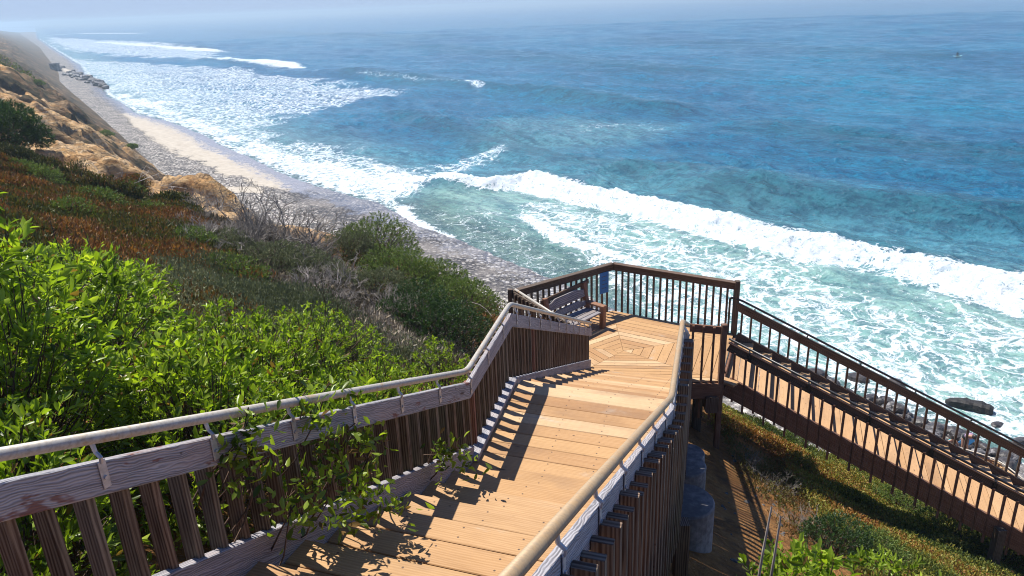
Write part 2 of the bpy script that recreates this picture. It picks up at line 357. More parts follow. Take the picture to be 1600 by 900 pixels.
vegc=tmat.ramp(tmat.math('ADD',tmat.math('MULTIPLY',tmat.noise(o,.55,7,.7),.35),tmat.math('MULTIPLY',stk,.65)),[(.38,(.03,.035,.02)),(.48,(.08,.07,.04)),(.54,(.17,.11,.06)),(.62,(.40,.28,.16))])
crk=tmat.voro(tmat.vm('ADD',tmat.vm('MULTIPLY',o,(.5,.5,1.6)),tmat.vm('MULTIPLY',tmat.noise(o,.8,4,.6,0.,False),(1.6,1.6,1.6))),.9,'DISTANCE_TO_EDGE'); col=tmat.mix(tmat.math('MULTIPLY',tmat.ss(crk,.0,.06,.7,0),tmat.ss(n2,.4,.6)),col,(.14,.075,.035,1)); col=tmat.mix(veg_a,col,vegc); col=tmat.mix(tmat.ss(n3,.3,.6,.45,0),col,(.10,.06,.035,1))
b=tmat.bsdf(Base_Color=col,Roughness=.92,Specular_IOR_Level=.15)
tmat.set(b.inputs['Normal'],tmat.bump(tmat.math('ADD',n1,tmat.math('MULTIPLY',n3,.4)),1.,.45)); M['terrain']=tmat.done(b)
veg=np.clip(sstep(.46,.56,fbm(SS_*.16,T_*.13,5,81))*sstep(38,60,T_)+sstep(95,170,T_)*.85+sstep(60,110,T_)*sstep(7,11,S_)*.6,0,1)
tag(mk('hillside',V,grid_faces(*S_.shape),M['terrain'],attrs={'bare':bare.ravel(),'veg':veg.ravel()},smooth=True),kind='structure')
# ------------------------------------------------------------------ BEACH
WLpx=[(60,60),(84,76),(106,89),(127,102),(137,117),(163,136),(172,150),(200,164),(215,176),(270,190),(330,212),(348,226),(400,245),(440,266),(480,281),(530,298),(600,316),(632,332),(665,352),(720,371),(775,392),(835,416),(905,446),(1010,498),(1150,556),(1290,590),(1400,622),(1500,665),(1595,705),(1700,760)]
WL=[st(at_z(*p)) for p in WLpx]; WLt=np.array([a[1] for a in WL])[::-1]; WLs=np.array([a[0] for a in WL])[::-1]
o_=np.argsort(WLt); WLt=WLt[o_]; WLs=WLs[o_]
def shore(t): return np.interp(t,np.r_[-60,WLt,WLt[-1]*3],np.r_[WLs[0]+2,WLs,WLs[-1]*3])
def beach_z(s,t):
    d=s-shore(t); b=np.interp(d,[-60,-14,-6,0,8,30,120],[1.2,.95,.42,0,-.45,-1.6,-6]); return b
bs_=np.concatenate([np.linspace(-1,.0,8)[:-1],np.linspace(0,1,150)]); bt_=np.concatenate([np.linspace(-30,120,420)[:-1],120*np.exp(np.linspace(0,math.log(2000/120),160))])
Bs,Bt=np.meshgrid(bs_,bt_,indexing='ij'); s0=17*base_sc(Bt); s1=shore(Bt)+14
BS=s0+(s1-s0)*np.clip(Bs,0,1)+np.minimum(Bs,0)*6
bz=beach_z(BS,Bt)+.05*(fbm(BS*1.2,Bt*1.2,3,5)-.5)-np.minimum(Bs,0)*2
bp=xy(BS,Bt); V=np.concatenate([bp,bz[...,None]],-1)
def pxpoly(L,z=0.): return [at_z(x,y,z) for x,y in L]
dry=pxpoly([(185,160),(240,176),(300,196),(350,222),(395,245),(440,268),(470,288),(450,296),(400,290),(345,272),(300,254),(262,236),(225,212),(200,190)],.3)
patch=pxpoly([(348,294),(405,292),(412,304),(365,302)],.5)
flatwet=pxpoly([(215,172),(330,205),(400,238),(520,290),(640,330),(700,372),(600,352),(500,318),(455,296),(380,258),(300,215)],.2)
dark=pxpoly([(430,298),(520,304),(560,318),(600,352),(690,385),(760,425),(800,452),(740,440),(650,400),(560,365),(500,335)],.4)
far_s=pxpoly([(95,105),(125,112),(135,118),(98,112)],.5)
px,py=bp[...,0],bp[...,1]
wob=(fbm(BS*.5,Bt*.5,4,15)-.5)*4
sand=np.maximum(np.maximum(sstep(-1.4,1.4,poly_sd(px,py,dry)+wob),sstep(-.6,.6,poly_sd(px,py,patch)+wob*.3)),sstep(-2,2,poly_sd(px,py,far_s)))
dd=shore(Bt)-BS
wet=np.maximum(sstep(3.6,1.0,dd+wob*.4)*sstep(58,66,Bt),sstep(-1.5,1.5,poly_sd(px,py,flatwet)+wob)*.9)
wet=np.maximum(wet,sstep(7,1,dd+wob)*.75)
sand=np.maximum(sand,.95*sstep(-1.5,1.5,poly_sd(px,py,pxpoly([(215,172),(330,205),(400,238),(485,280),(505,300),(455,298),(380,258),(300,215)],.2))+wob)); dk=sstep(-2,2,poly_sd(px,py,dark)+wob)
t=NT('cobbles_and_sand'); o=t.n('ShaderNodeNewGeometry').outputs['Position']
sa=t.attr('sand'); we=t.attr('wet'); da=t.attr('dark')
cell=t.voro(o,3.4,'F1',1); cd=t.voro(o,3.4,'F1',0); cell2=t.voro(o,9,'F1',1); cd2=t.voro(o,9,'F1',0)
sx=t.n('ShaderNodeSeparateColor'); t.set(sx.inputs[0],cell); sy=t.n('ShaderNodeSeparateColor'); t.set(sy.inputs[0],cell2)
cv=t.math('ADD',t.math('MULTIPLY',sx.outputs[0],.65),t.math('MULTIPLY',sy.outputs[1],.35))
cob=t.ramp(cv,[(.15,(.06,.057,.052)),(.4,(.20,.188,.168)),(.6,(.42,.39,.345)),(.85,(.72,.67,.60))])
cob=t.mix(t.ss(cd,.34,.62,0,.85),cob,(.035,.032,.035,1)); cob=t.mix(t.math('MULTIPLY',da,.62),cob,(.04,.04,.048,1))
lf=t.noise(o,.22,5,.6); cob=t.mix(t.ss(lf,.45,.65,0,.35),cob,(.42,.38,.34,1))
sn=t.noise(o,1.4,7,.6); sc=t.ramp(sn,[(.3,(.36,.315,.25)),(.7,(.50,.45,.37))])
mask=t.ss(t.math('ADD',sa,t.math('MULTIPLY',t.math('SUBTRACT',cv,.5),.9)),.4,.6)
col=t.mix(mask,cob,sc)
wetsand=t.mix(t.ss(sn,.3,.7),(.20,.19,.20,1),(.28,.26,.26,1))
wm=t.ss(t.math('ADD',we,t.math('MULTIPLY',t.math('SUBTRACT',cv,.5),.7)),.35,.75)
col=t.mix(t.math('MULTIPLY',wm,.8),col,t.mix(sa,t.mix(.35,cob,(.22,.20,.19,1)),wetsand))
b=t.bsdf(Base_Color=col,Roughness=t.fmix(wm,.85,.22),Specular_IOR_Level=t.fmix(wm,.25,.6))
h=t.math('MULTIPLY',t.math('SUBTRACT',1.,t.math('ADD',t.math('MULTIPLY',cd,.7),t.math('MULTIPLY',cd2,.3))),t.math('SUBTRACT',1.,t.math('MAXIMUM',mask,t.math('MULTIPLY',wm,.75))))
t.set(b.inputs['Normal'],t.bump(h,1.,.16)); M['beach']=t.done(b)
tag(mk('beach',V.reshape(-1,3),grid_faces(*BS.shape),M['beach'],attrs={'sand':sand.ravel(),'wet':wet.ravel(),'dark':dk.ravel()},smooth=True),kind='structure')
# ================================================================== SEA
naz,nr=1000,900
az=np.linspace(R(-66),R(62),naz); rr=np.concatenate([18*np.exp(np.linspace(0,math.log(700/18),nr-90))[:-1],700*np.exp(np.linspace(0,math.log(6000/700),91))])
AZ,RR=np.meshgrid(az,rr,indexing='ij'); wx=RR*np.sin(AZ); wy=RR*np.cos(AZ); ws,wt=st(np.stack([wx,wy],-1))
dsh=ws-shore(wt)                       # metres seaward of the waterline
keep=np.ones(wx.shape,bool)
res=np.maximum(RR*(az[1]-az[0]),np.gradient(rr)[None,:]*np.ones_like(RR))
hgt=np.zeros(wx.shape); rng=np.random.default_rng(3)
damp=sstep(-1,25,dsh)
wxd=wx+3*(fbm(wx*.04,wy*.04,3,5)-.5); wyd=wy+5*(fbm(wx*.04,wy*.04,3,6)-.5)
for k in range(64):
    lam=1.1*(26/1.1)**(rng.random()**1.2); th=math.atan2(-.62,-.78)+rng.normal(0,.55 if lam<8 else .28)
    a=.0165*lam**.80*(1.0 if lam<9 else .8); kk=2*math.pi/lam
    ph=kk*(wxd*math.cos(th)+wyd*math.sin(th))+rng.random()*6.28
    w=sstep(2.2,5.,lam/res)
    hgt+=a*w*(1-np.abs(np.sin(ph/2))*1.3)
amp=.55+.9*fbm(wx*.03,wy*.05,3,9)
hgt*=(.18+.82*damp)*amp
foam=np.zeros(wx.shape); facem=np.zeros(wx.shape)
def crest(L,height,wback,wface,taper=.12):
    global hgt,facem
    d,sd,q=line_d(wx,wy,[at_z(*p) for p in L]); wv=1+.35*(fbm(wx*.12,wy*.12,3,int(height*77))-.5)
    # travel left->right in the photo: sea is on the left of travel
    prof=np.where(sd>0,np.exp(-(d/(wback*wv))**2),np.exp(-(d/(wface*wv))**2)); e=sstep(0,taper,q)*sstep(1,1-taper,q)
    hgt+=height*wv*prof*e; facem=np.maximum(facem,np.where(sd<=0,np.exp(-(d/(wface*1.3))**2),np.exp(-(d/(wback*.5))**2))*e*min(1,height)*(.75+.25*fbm(wx*.1,wy*.1,2,8)))  # facem masks the darker wave-face shade painted into the water colour
    return d,sd,q
def roller(L,w,cov,soft=1.5,shift=0.):
    global foam
    d,sd,q=line_d(wx,wy,[at_z(*p) for p in L]); w_=np.interp(q,np.linspace(0,1,len(w)),w)*(.7+.6*fbm(wx*.25,wy*.25,4,33))
    foam=np.maximum(foam,cov*sstep(w_+soft,w_*.6,d))
def sheet(L,cov,soft=3.,wob=4.,seed=1):
    global foam
    q=poly_sd(wx,wy,pxpoly(L)); q=q+wob*2*(fbm(wx*.13,wy*.13,5,seed)-.5)
    foam=np.maximum(foam,cov*sstep(-soft,soft,q))
C1=[(650,292),(700,296),(760,298),(825,288),(900,308),(960,322),(1040,340),(1120,362),(1200,382),(1300,404),(1400,428),(1500,452),(1600,476),(1760,520),(2100,610),(2700,760)]
crest(C1,.95,4.5,1.6,.06); crest([(1000,300),(1150,318),(1300,335),(1450,350),(1600,362),(1800,385),(2300,440)],1.5,6,4.,.15)
crest([(500,113),(560,121),(640,131),(740,143),(830,152),(920,165),(1010,178),(1150,192)],2.1,7,3.2,.12)
crest([(1100,196),(1250,215),(1400,238),(1600,262),(1800,300)],1.0,9,6,.2)
crest([(150,66),(230,70),(300,74),(345,80)],1.1,9,5,.12); crest([(300,94),(380,100),(470,108)],1.,8,4,.12)
crest([(590,180),(650,196),(700,212),(760,232),(800,262)],.9,4,2.8,.2); crest([(650,190),(720,205),(790,222),(860,236)],.4,5,3,.2)
crest([(780,238),(880,262),(1000,282),(1150,300)],.9,5,3.5,.2)
crest([(560,62),(700,78),(850,92),(1000,110),(1200,125)],.8,18,12,.2); crest([(900,60),(1150,72),(1400,88),(1600,100)],.7,22,14,.2)
crest([(300,45),(450,52),(600,58),(800,62)],.9,30,20,.2)
roller([(640,287),(700,293),(760,299),(830,296),(900,316),(960,330),(1040,350),(1120,374),(1200,395),(1300,418),(1400,442),(1500,466),(1600,492),(1760,535),(2100,625),(2700,780)],[1.1,1.2,1.4,2.4,2.0,1.9,2.2,2.3,2.,2.0,2.,2.,1.9,1.9,1.5],1.,1.4)
roller([(820,345),(850,365),(890,385),(950,402),(1000,418)],[.5,.7,.8,.6,.3],.85,.7)
roller([(625,325),(640,345),(670,362),(700,372)],[.6,.8,.5],.85,.8)
roller([(480,112),(505,113)],[3.5,2.5],1.,2.); roller([(505,112),(520,114)],[1,1],.9,1.)
roller([(732,141),(752,147)],[.7,.5],.6,1.2)
roller([(560,123),(640,133),(720,141)],[.4,.5,.4],.3,1.)
roller([(320,93),(380,99),(440,105),(466,108)],[2,3.5,3.5,2],.9,2.5); roller([(150,66),(230,72),(300,78),(345,82)],[2,4,5,4],.9,3.)
roller([(60,56),(130,52),(220,52)],[8,12,10],.7,5)
roller([(880,214),(930,205),(1000,202),(1030,208)],[.6,1.2,1.2,.5],.22,2.)
sheet([(70,58),(150,62),(240,66),(345,84),(330,96),(200,90),(120,82),(90,74)],.54,6,14,2)
sheet([(110,92),(200,100),(330,108),(450,120),(520,135),(640,150),(560,162),(470,182),(425,204),(445,222),(520,232),(600,250),(650,270),(650,292),(640,302),(600,318),(530,298),(440,266),(348,226),(270,190),(200,166),(165,140),(130,115)],.51,3,8,3)
sheet([(165,138),(260,165),(360,205),(450,238),(540,262),(640,280),(700,296),(680,306),(600,318),(530,298),(440,266),(348,226),(270,190),(200,166)],.78,3,5.,4)
sheet([(670,262),(740,255),(792,246),(770,262),(700,276)],.52,1.4,1.5,5)
sheet([(800,318),(900,330),(1000,362),(1120,392),(1250,424),(1380,455),(1500,486),(1650,528),(2100,650),(2600,820),(2300,1100),(1750,800),(1600,720),(1400,630),(1290,592),(1150,560),(1000,510),(940,430),(870,385),(820,350)],.55,2,3,6)
sheet([(1040,400),(1200,470),(1400,560),(1650,700),(1600,720),(1400,630),(1250,580),(1100,540),(1000,470)],.58,3,4,7)
sheet([(1240,560),(1400,610),(1600,690),(1640,740),(1400,630),(1280,592)],.8,1.,1.5,8)
foam=np.maximum(foam,.72*sstep(1.6,.0,np.abs(dsh-.4+(fbm(wx*.4,wy*.4,3,44)-.5)*1.5))*sstep(64,70,wt))
q=poly_sd(wx,wy,pxpoly([(1330,430),(1440,470),(1470,500),(1400,500),(1330,470),(1270,440)])); foam=np.where(q>-2,foam*(1-.75*sstep(-2,1.5,q)),foam)
foam=np.maximum(foam,.24*sstep(-2,3,poly_sd(wx,wy,pxpoly([(640,330),(800,330),(900,400),(940,425),(880,470),(800,440),(700,372)]))))
hgt+=np.clip(foam-.85,0,.15)/.15*(.55*np.abs(2*fbm(wx*.9,wy*.9,4,55)-1)+.22*fbm(wx*3.,wy*3.,3,56))*sstep(400,120,RR)
swell=.0*hgt
wz=hgt*sstep(-3,3,dsh)+.015
wz=np.where(dsh<-4,-.8,wz)
shal=.7*sstep(48,6,dsh)*sstep(110,50,wt); shal=np.maximum(shal,.75*sstep(26,2,dsh))
murk=sstep(-4,4,poly_sd(wx,wy,pxpoly([(640,300),(830,296),(960,326),(1120,368),(1300,414),(1600,488),(1760,530),(2100,625),(2700,800),(2300,1100),(1700,800),(1200,600),(800,460),(640,350)])))
shal=np.maximum(shal*.8,.9*murk)
shal=np.maximum(shal,.35*sstep(-6,6,poly_sd(wx,wy,pxpoly([(780,190),(900,190),(1060,205),(1000,235),(860,250),(800,270),(700,270)]))))
clear=sstep(8,.8,dsh)*.95*sstep(30,38,wt)*sstep(76,66,wt)
clear=np.maximum(clear,sstep(1.2,-.4,dsh)*.8)
t=NT('sea_water_and_foam'); o=t.n('ShaderNodeNewGeometry').outputs['Position']
fa=t.attr('foam'); sh=t.attr('shallow'); cl=t.attr('clear')
wn=t.noise(o,.8,4,.6,0.,False); wp=t.vm('ADD',o,t.vm('MULTIPLY',t.vm('SUBTRACT',wn,(.5,.5,.5)),(1.7,1.7,0)))
wn2=t.noise(o,.22,3,.6,0.,False); wp=t.vm('ADD',wp,t.vm('MULTIPLY',t.vm('SUBTRACT',wn2,(.5,.5,.5)),(5.,5.,0)))
e1=t.voro(wp,.62,'DISTANCE_TO_EDGE'); e2=t.voro(wp,1.7,'DISTANCE_TO_EDGE'); e3=t.voro(wp,4.2,'DISTANCE_TO_EDGE')
l1=t.ss(e1,0.,.20,1,0); l2=t.ss(e2,0.,.22,1,0); l3=t.ss(e3,0.,.25,1,0)
ro=t.n('ShaderNodeVectorRotate',{'Angle':-math.atan2(.6,.8)},rotation_type='Z_AXIS'); t.set(ro.inputs[0],o); sb_=t.noise(t.vm('MULTIPLY',ro.outputs[0],(.62,.11,.3)),1.,6,.68,.4); big=t.math('ADD',t.math('MULTIPLY',t.noise(o,.17,6,.62),.35),t.math('MULTIPLY',sb_,.65)); fine=t.noise(o,2.2,6,.7)
lace=t.math('ADD',t.math('MULTIPLY',l1,.40),t.math('ADD',t.math('MULTIPLY',l2,.34),t.math('MULTIPLY',l3,.26)))
pat=t.math('ADD',t.math('MULTIPLY',lace,.46),t.math('ADD',t.math('MULTIPLY',big,.34),t.math('MULTIPLY',fine,.34)))
thr=t.fmix(fa,.84,.33)
fm=t.ss(t.math('SUBTRACT',pat,thr),-.075,.11); fm=t.math('MULTIPLY',fm,t.ss(fa,.02,.12))
deep=t.mix(t.ss(t.noise(o,.018,4,.5),.35,.65),(.003,.105,.205,1),(.006,.16,.27,1))
wcol=t.mix(sh,deep,t.mix(t.ss(big,.35,.65),(.17,.34,.31,1),(.27,.43,.38,1)))
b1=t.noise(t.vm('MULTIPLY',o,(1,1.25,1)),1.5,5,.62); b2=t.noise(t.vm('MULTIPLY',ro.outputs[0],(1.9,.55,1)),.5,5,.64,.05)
wcol=t.mix(t.math('MULTIPLY',t.attr('face'),.75),wcol,(.002,.080,.115,1)); chop_shade=t.math('ADD',t.math('MULTIPLY',b1,.4),t.math('MULTIPLY',b2,.6)); wcol=t.mix(1.,wcol,t.mix(t.ss(chop_shade,.40,.60),(.52,.60,.70,1),(1.22,1.2,1.16,1)),'MULTIPLY')  # wave shading painted into the water colour: dark faces and troughs, lighter crests
nb=t.bump(t.math('ADD',t.math('MULTIPLY',b1,.6),t.math('MULTIPLY',b2,1.0)),1.,.7)
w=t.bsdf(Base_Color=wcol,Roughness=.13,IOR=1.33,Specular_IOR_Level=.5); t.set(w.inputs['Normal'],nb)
tb=t.n('ShaderNodeBsdfTransparent'); t.set(tb.inputs[0],(.80,.93,.90,1))
wmx=t.n('ShaderNodeMixShader'); t.set(wmx.inputs[0],t.math('MULTIPLY',cl,.62)); t.set(wmx.inputs[1],w); t.set(wmx.inputs[2],tb)
fo=t.bsdf(Base_Color=t.mix(t.ss(fine,.3,.7),(.44,.54,.60,1),(.70,.72,.73,1)),Roughness=.8,Specular_IOR_Level=.1); t.set(fo.inputs['Normal'],t.bump(t.math('ADD',fine,t.noise(o,6,4,.7)),.8,.12))
mx=t.n('ShaderNodeMixShader'); t.set(mx.inputs[0],fm); t.set(mx.inputs[1],wmx); t.set(mx.inputs[2],fo); M['sea']=t.done(mx)
V=np.stack([wx,wy,wz],-1).reshape(-1,3); fc=grid_faces(*wx.shape); mk_=(dsh>-5).ravel(); fc=fc[mk_[fc].all(1)]
used=np.zeros(len(V),bool); used[fc.ravel()]=True; idx=np.cumsum(used)-1
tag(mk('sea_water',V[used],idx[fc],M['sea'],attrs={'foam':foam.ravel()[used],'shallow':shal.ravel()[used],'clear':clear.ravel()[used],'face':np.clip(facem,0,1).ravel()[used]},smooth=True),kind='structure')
# ================================================================== STAIRS
def v3(p,z): return np.array([p[0],p[1],z])
DR=.15; RUN=.37
L1=np.array([-.40,5.53]);L2=np.array([-.03,6.97]);L3=np.array([1.36,12.1])
R1=np.array([1.17,4.97]);R2=np.array([1.57,6.36]);R3=np.array([2.97,11.62])
zl=Z(-3.7); zp=Z(-6.2)
d1=unit([.375,.927]); NU=14
L0=L1-d1*RUN*NU; R0=R1-unit([.325,.945])*RUN*NU; z0=zl+DR*NU
sidev=lambda a: np.array([a[1],-a[0]])
def tread_flight(name,label,cat,La,Ra,Lb,Rb,za,zb,n,parent_name='tread',mat='deck',planks=2,group=None,full=False):
    """n treads from line (La,Ra) at za down to (Lb,Rb) at zb"""
    root=thing(name,label,cat,v3((np.array(Lb)+Rb)/2,zb),group)
    La,Ra,Lb,Rb=map(lambda q:np.asarray(q,float),(La,Ra,Lb,Rb)); dz=(za-zb)/n
    for i in range(n if full else n-1):                # tread i sits one riser below za at i=0
        z=za-dz*(i+1); m=MB(); a=i/n; b=(i+1)/n
        for k in range(planks):
            u0=a+(b-a)*k/planks; u1=a+(b-a)*(k+1)/planks
            p=[La+(Lb-La)*u0,Ra+(Rb-Ra)*u0,Ra+(Rb-Ra)*u1,La+(Lb-La)*u1]
            ax=unit(np.append(Ra-La,0)); dn=unit(Lb-La); g=.0035; ov=.02 if k==planks-1 else 0
            q=[v3(p[0]+dn*g,z),v3(p[1]+dn*g,z),v3(p[2]+dn*(ov-g),z),v3(p[3]+dn*(ov-g),z)]
            m.board((q[0]+q[3])/2-np.array([0,0,.019]),(q[1]+q[2])/2-np.array([0,0,.019+random.uniform(0,.002)]),np.linalg.norm(q[3]-q[0]),.038,side=q[3]-q[0],ch=.005)
        t_=m.build('tread',M[mat],root)
        rm=MB(); p0=La+(Lb-La)*b; p1=Ra+(Rb-Ra)*b; rm.board(v3(p0,z-.042-(dz-.04)/2),v3(p1,z-.042-(dz-.04)/2),.022,max(.05,dz-.045)); rm.build('riser',M['bal'],root)
    return root
f1=tread_flight('stair_flight','long run of orange tan plank treads between the two weathered handrails nearest the camera','stairs',L0,R0,L1,R1,z0,zl,NU,full=True)
f3=tread_flight('stair_flight','short run of tan treads stepping down from the plank landing to the pentagonal deck','stairs',L2,R2,L3,R3,zl,zp,15)
def stringer(root,A,B,za,zb,out,depth=.28,up=.05,mat='dark',th=.05):
    m=MB(); o3=np.append(out,0)*(th/2)
    m.board(v3(A,za+up-depth/2)+o3,v3(B,zb+up-depth/2)+o3,th,depth,side=np.append(out,0)); m.build('stringer',M[mat],root)
outL=-sidev(unit(L1-L0)); outR=-outL
stringer(f1,L0,L1,z0,zl,outL,.30,.14,'grey'); stringer(f1,R0,R1,z0,zl,outR,.30,.08,'bal')
o3L=-sidev(unit(L3-L2)); stringer(f3,L2,L3,zl-.1,zp+.02,o3L,.32,.13,'grey'); stringer(f3,R2,R3,zl-.1,zp+.02,-o3L,.32,.05,'bal')
# landing
lnd=thing('stair_landing','flat plank landing crossed by the striped shadow of the left handrail','landing',v3((L1+R2)/2,zl))
dk_=MB(); nP=8
for k in range(nP):
    u0,u1=k/nP,(k+1)/nP; g=.004
    q=[L1+(L2-L1)*u0,R1+(R2-R1)*u0,R1+(R2-R1)*u1,L1+(L2-L1)*u1]
    q=[v3(p,zl) for p in q]; dn=unit(q[3]-q[0])*g
    dk_.board((q[0]+q[3])/2-np.array([0,0,.019]),(q[1]+q[2])/2-np.array([0,0,.019+random.uniform(0,.0025)]),np.linalg.norm(q[3]-q[0])-2*g,.038,side=q[3]-q[0],ch=.005)
dk_.build('deck_planks',M['deck'],lnd)
oL=-sidev(unit(L2-L1)); m=MB(); m.board(v3(L1,zl+.03)-np.append(oL,0)*.0,v3(L2,zl+.03),.095,.05,side=np.append(oL,0)); m.build('kick_board',M['grey'],lnd)
m=MB(); 
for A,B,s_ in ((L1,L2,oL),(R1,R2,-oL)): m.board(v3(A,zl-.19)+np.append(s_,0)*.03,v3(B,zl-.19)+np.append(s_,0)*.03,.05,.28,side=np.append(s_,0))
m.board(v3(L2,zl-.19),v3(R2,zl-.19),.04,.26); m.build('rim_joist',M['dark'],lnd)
m=MB(); m.board(v3(R2-np.array([.1,.3]),zl-.45)+np.append(-oL,0)*.12,v3(R2-np.array([.1,.3]),zl-.45)+np.append(-oL,0)*.12+np.array([.0,.0,.001])+np.append(oL,0)*1.9,.14,.24); m.build('beam',M['dark'],lnd)
# upper landing the photographer stands on
ul=thing('stair_landing','grey plank upper landing at the head of the stairs beneath the camera','landing',v3((L0+R0)/2,z0))
m=MB(); b0=unit(L1-L0)
for k in range(12):
    p=L0-b0*(k+.5)*.184; q=R0-b0*(k+.5)*.184-outL*1.6
    m.board(v3(p,z0-.019),v3(q,z0-.019),.178,.038)
m.build('deck_planks',M['deck'],ul)
m=MB(); m.board(v3(L0,z0-.19)-np.append(b0*.03,0),v3(R0-outL*1.6,z0-.19)-np.append(b0*.03,0),.05,.28); m.build('rim_joist',M['dark'],ul)
# ------------------------------------------------------------------ railings
def along(nodes,s):
    for a,b in zip(nodes[:-1],nodes[1:]):
        L=np.linalg.norm((b-a)[:2])
        if s<=L+1e-6: return a+(b-a)*s/L,unit(np.append((b-a)[:2],0))
        s-=L
    return nodes[-1],unit(np.append((nodes[-1]-nodes[-2])[:2],0))
def length(nodes): return sum(np.linalg.norm((b-a)[:2]) for a,b in zip(nodes[:-1],nodes[1:]))
def balusters(root,nodes,sgn,spacing,w,dp,lo,hi,off,mat,start=.06,jit=.01,dlo=None,stop=.03):
    """sgn=+1: outside is left of travel. w along the rail, dp across it; bottoms/tops relative to the nosing line"""
    L=length(nodes); s=start; i=0
    while s<L-stop:
        p,a=along(nodes,s); o=np.array([-a[1],a[0],0])*sgn
        l=lo if not dlo or i%2 else dlo
        m=MB(); q=p+o*(off+dp/2); tz=random.uniform(-.5,.5)*jit*4; tilt=a*random.uniform(-.006,.006)
        m.board(q+np.array([0,0,l]),q+np.array([0,0,hi+tz])+tilt,w,dp,side=a,ch=.003); m.build('baluster',M[mat],root); s+=spacing*random.uniform(.97,1.03); i+=1
def railing_walk(name,label,nodes,sgn,node_pipe,board_mats,kinds,pipe_m,lo,hi,ptop=.88,btop=.78):
    root=thing(name,label,'railing',nodes[0]+np.array([0,0,0]))
    nodes=[np.asarray(n,float) for n in nodes]
    # pipe in parts per run
    pts=[n+np.array([0,0,ptop if i<len(nodes) else 0]) for i,n in enumerate(nodes)]
    if node_pipe: pts[-1][2]+=node_pipe
    ax=[]
    for i,p in enumerate(pts):
        a=unit(np.append((nodes[min(i+1,len(nodes)-1)]-nodes[max(i-1,0)])[:2],0)); o=np.array([-a[1],a[0],0])*sgn; ax.append(o); 
    
    fl=fillet(pts,.10,5); m=MB(); m.tube(fl,.0245,14); m.build('handrail_pipe',M[pipe_m],root,smooth=True)
    for i,(a,b) in enumerate(zip(nodes[:-1],nodes[1:])):
        dv=unit(b-a); h=np.array([0,0,1.]); zc=btop-.075
        e0=unit(np.append((nodes[i]-nodes[i-1])[:2],0))+unit(np.append((b-a)[:2],0)) if i>0 else unit(np.append((b-a)[:2],0))
        e1=unit(np.append((nodes[i+2]-nodes[i+1])[:2],0))+unit(np.append((b-a)[:2],0)) if i<len(nodes)-2 else unit(np.append((b-a)[:2],0))
        m=MB(); m.board(a+h*zc,b+h*zc,.038,.15*dv.dot(unit(np.append((b-a)[:2],0))),end0=e0,end1=e1); m.build('rail_board',M[board_mats[i]],root)
    balusters(root,nodes,sgn,.149,.038,.086,lo,hi,.021,'bal')
    s=.25
    while s<length(nodes):
        p,a=along(nodes,s); o=np.array([-a[1],a[0],0])*sgn; h=np.array([0,0,1.])
        m=MB(); inn=-o*.024
        # strap on the face the pipe stands over, then arm up to the pipe
        f_=-1 if kinds=='in' else 1
        face=o*(.024*f_)
        m.board(p+face+h*(btop-.115),p+face+h*(btop+.004),.034,.005,side=a,ch=.001)
        m.tube([p+face+h*(btop-.004),p+face*1.2+h*(btop+.02),p+face*.3+h*(btop+.04),p+h*(ptop-.02)],[.009,.009,.009,.011],6)
        m.tube([p+face+h*(btop-.07),p+face*1.35+h*(btop-.07)],.009,6)
        m.build('bracket',M['strap'],root); s+=.55
    return root
nL=[v3(L0,z0),v3(L1,zl),v3(L2,zl),v3(L3,zp)]
nR=[v3(R0,z0),v3(R1,zl),v3(R2,zl),v3(R3,zp)]
rl=railing_walk('stair_railing','weathered grey board and pipe handrail along the shrubs on the left of the stairs',nL,1,0,['greystain','grey','greystain'],'in','pipe',-.34,.66)
rr_=railing_walk('stair_railing','grey board and brown tinted pipe handrail with staggered baluster tops nearest the camera',nR,-1,.12,['grey','grey','grey'],'out','pipe2',-.42,.69)
# ------------------------------------------------------------------ pentagonal deck
A=np.array([2.12,14.73]);B=np.array([4.3,13.32]);D=np.array([3.52,11.42]);E_=np.array([.95,11.75]);C=np.array([.01,13.36]); HUB=np.array([2.05,12.75])
pent=[E_,D,B,A,C]
plat=thing('viewing_deck','pentagonal lookout deck with boards laid in concentric rings','deck',v3(HUB,zp))
m=MB(); NR=11
for i in range(5):
    p,q=pent[i],pent[(i+1)%5]
    for k in range(NR):
        u0=k/NR; u1=(k+1)/NR; apo=abs(np.cross(unit(q-p),HUB-p)); g=.0045/apo
        a0=HUB+(p-HUB)*(u0+(g if k else 0)); b0_=HUB+(q-HUB)*(u0+(g if k else 0)); a1=HUB+(p-HUB)*(u1-g); b1=HUB+(q-HUB)*(u1-g)
        sft=unit(q-p)*.004
        if k==0: poly=[a1+sft,b1-sft,HUB+(b1-HUB)*.03]
        else: poly=[a0+sft,a1+sft,b1-sft,b0_-sft]
        m.prism([v3(x,zp-random.uniform(0,.003)) for x in poly],.038,np.append(q-p,0))
m.build('deck_boards',M['deck'],plat)
m=MB()
for i in range(5):
    p,q=pent[i],pent[(i+1)%5]; o=np.append(sidev(unit(q-p)),0)
    m.board(v3(p,zp-.19)+o*.025,v3(q,zp-.19)+o*.025,.05,.30,side=o)
m.build('fascia',M['red'],plat)
m=MB()
for u in (.25,.6,.9):
    p=HUB+(C-HUB)*u; 
for yy in (12.1,13.2):
    m.board(np.array([.6,yy+.3,zp-.30]),np.array([3.9,yy-.3,zp-.30]),.1,.24)
for k in range(7):
    x=.7+k*.5; m.board(np.array([x,11.75,zp-.13]),np.array([x+.1,13.9 if 0<k<6 else 13.0,zp-.13]),.04,.18)
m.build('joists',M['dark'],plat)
bl=MB(); bl.board(v3(D,zp-.42)+np.array([-.15,-.10,0]),v3(D,zp-.42)+np.array([-.12,.5,0]),.22,.30,ch=.03); bl.build('beam_end',M['dark'],plat)
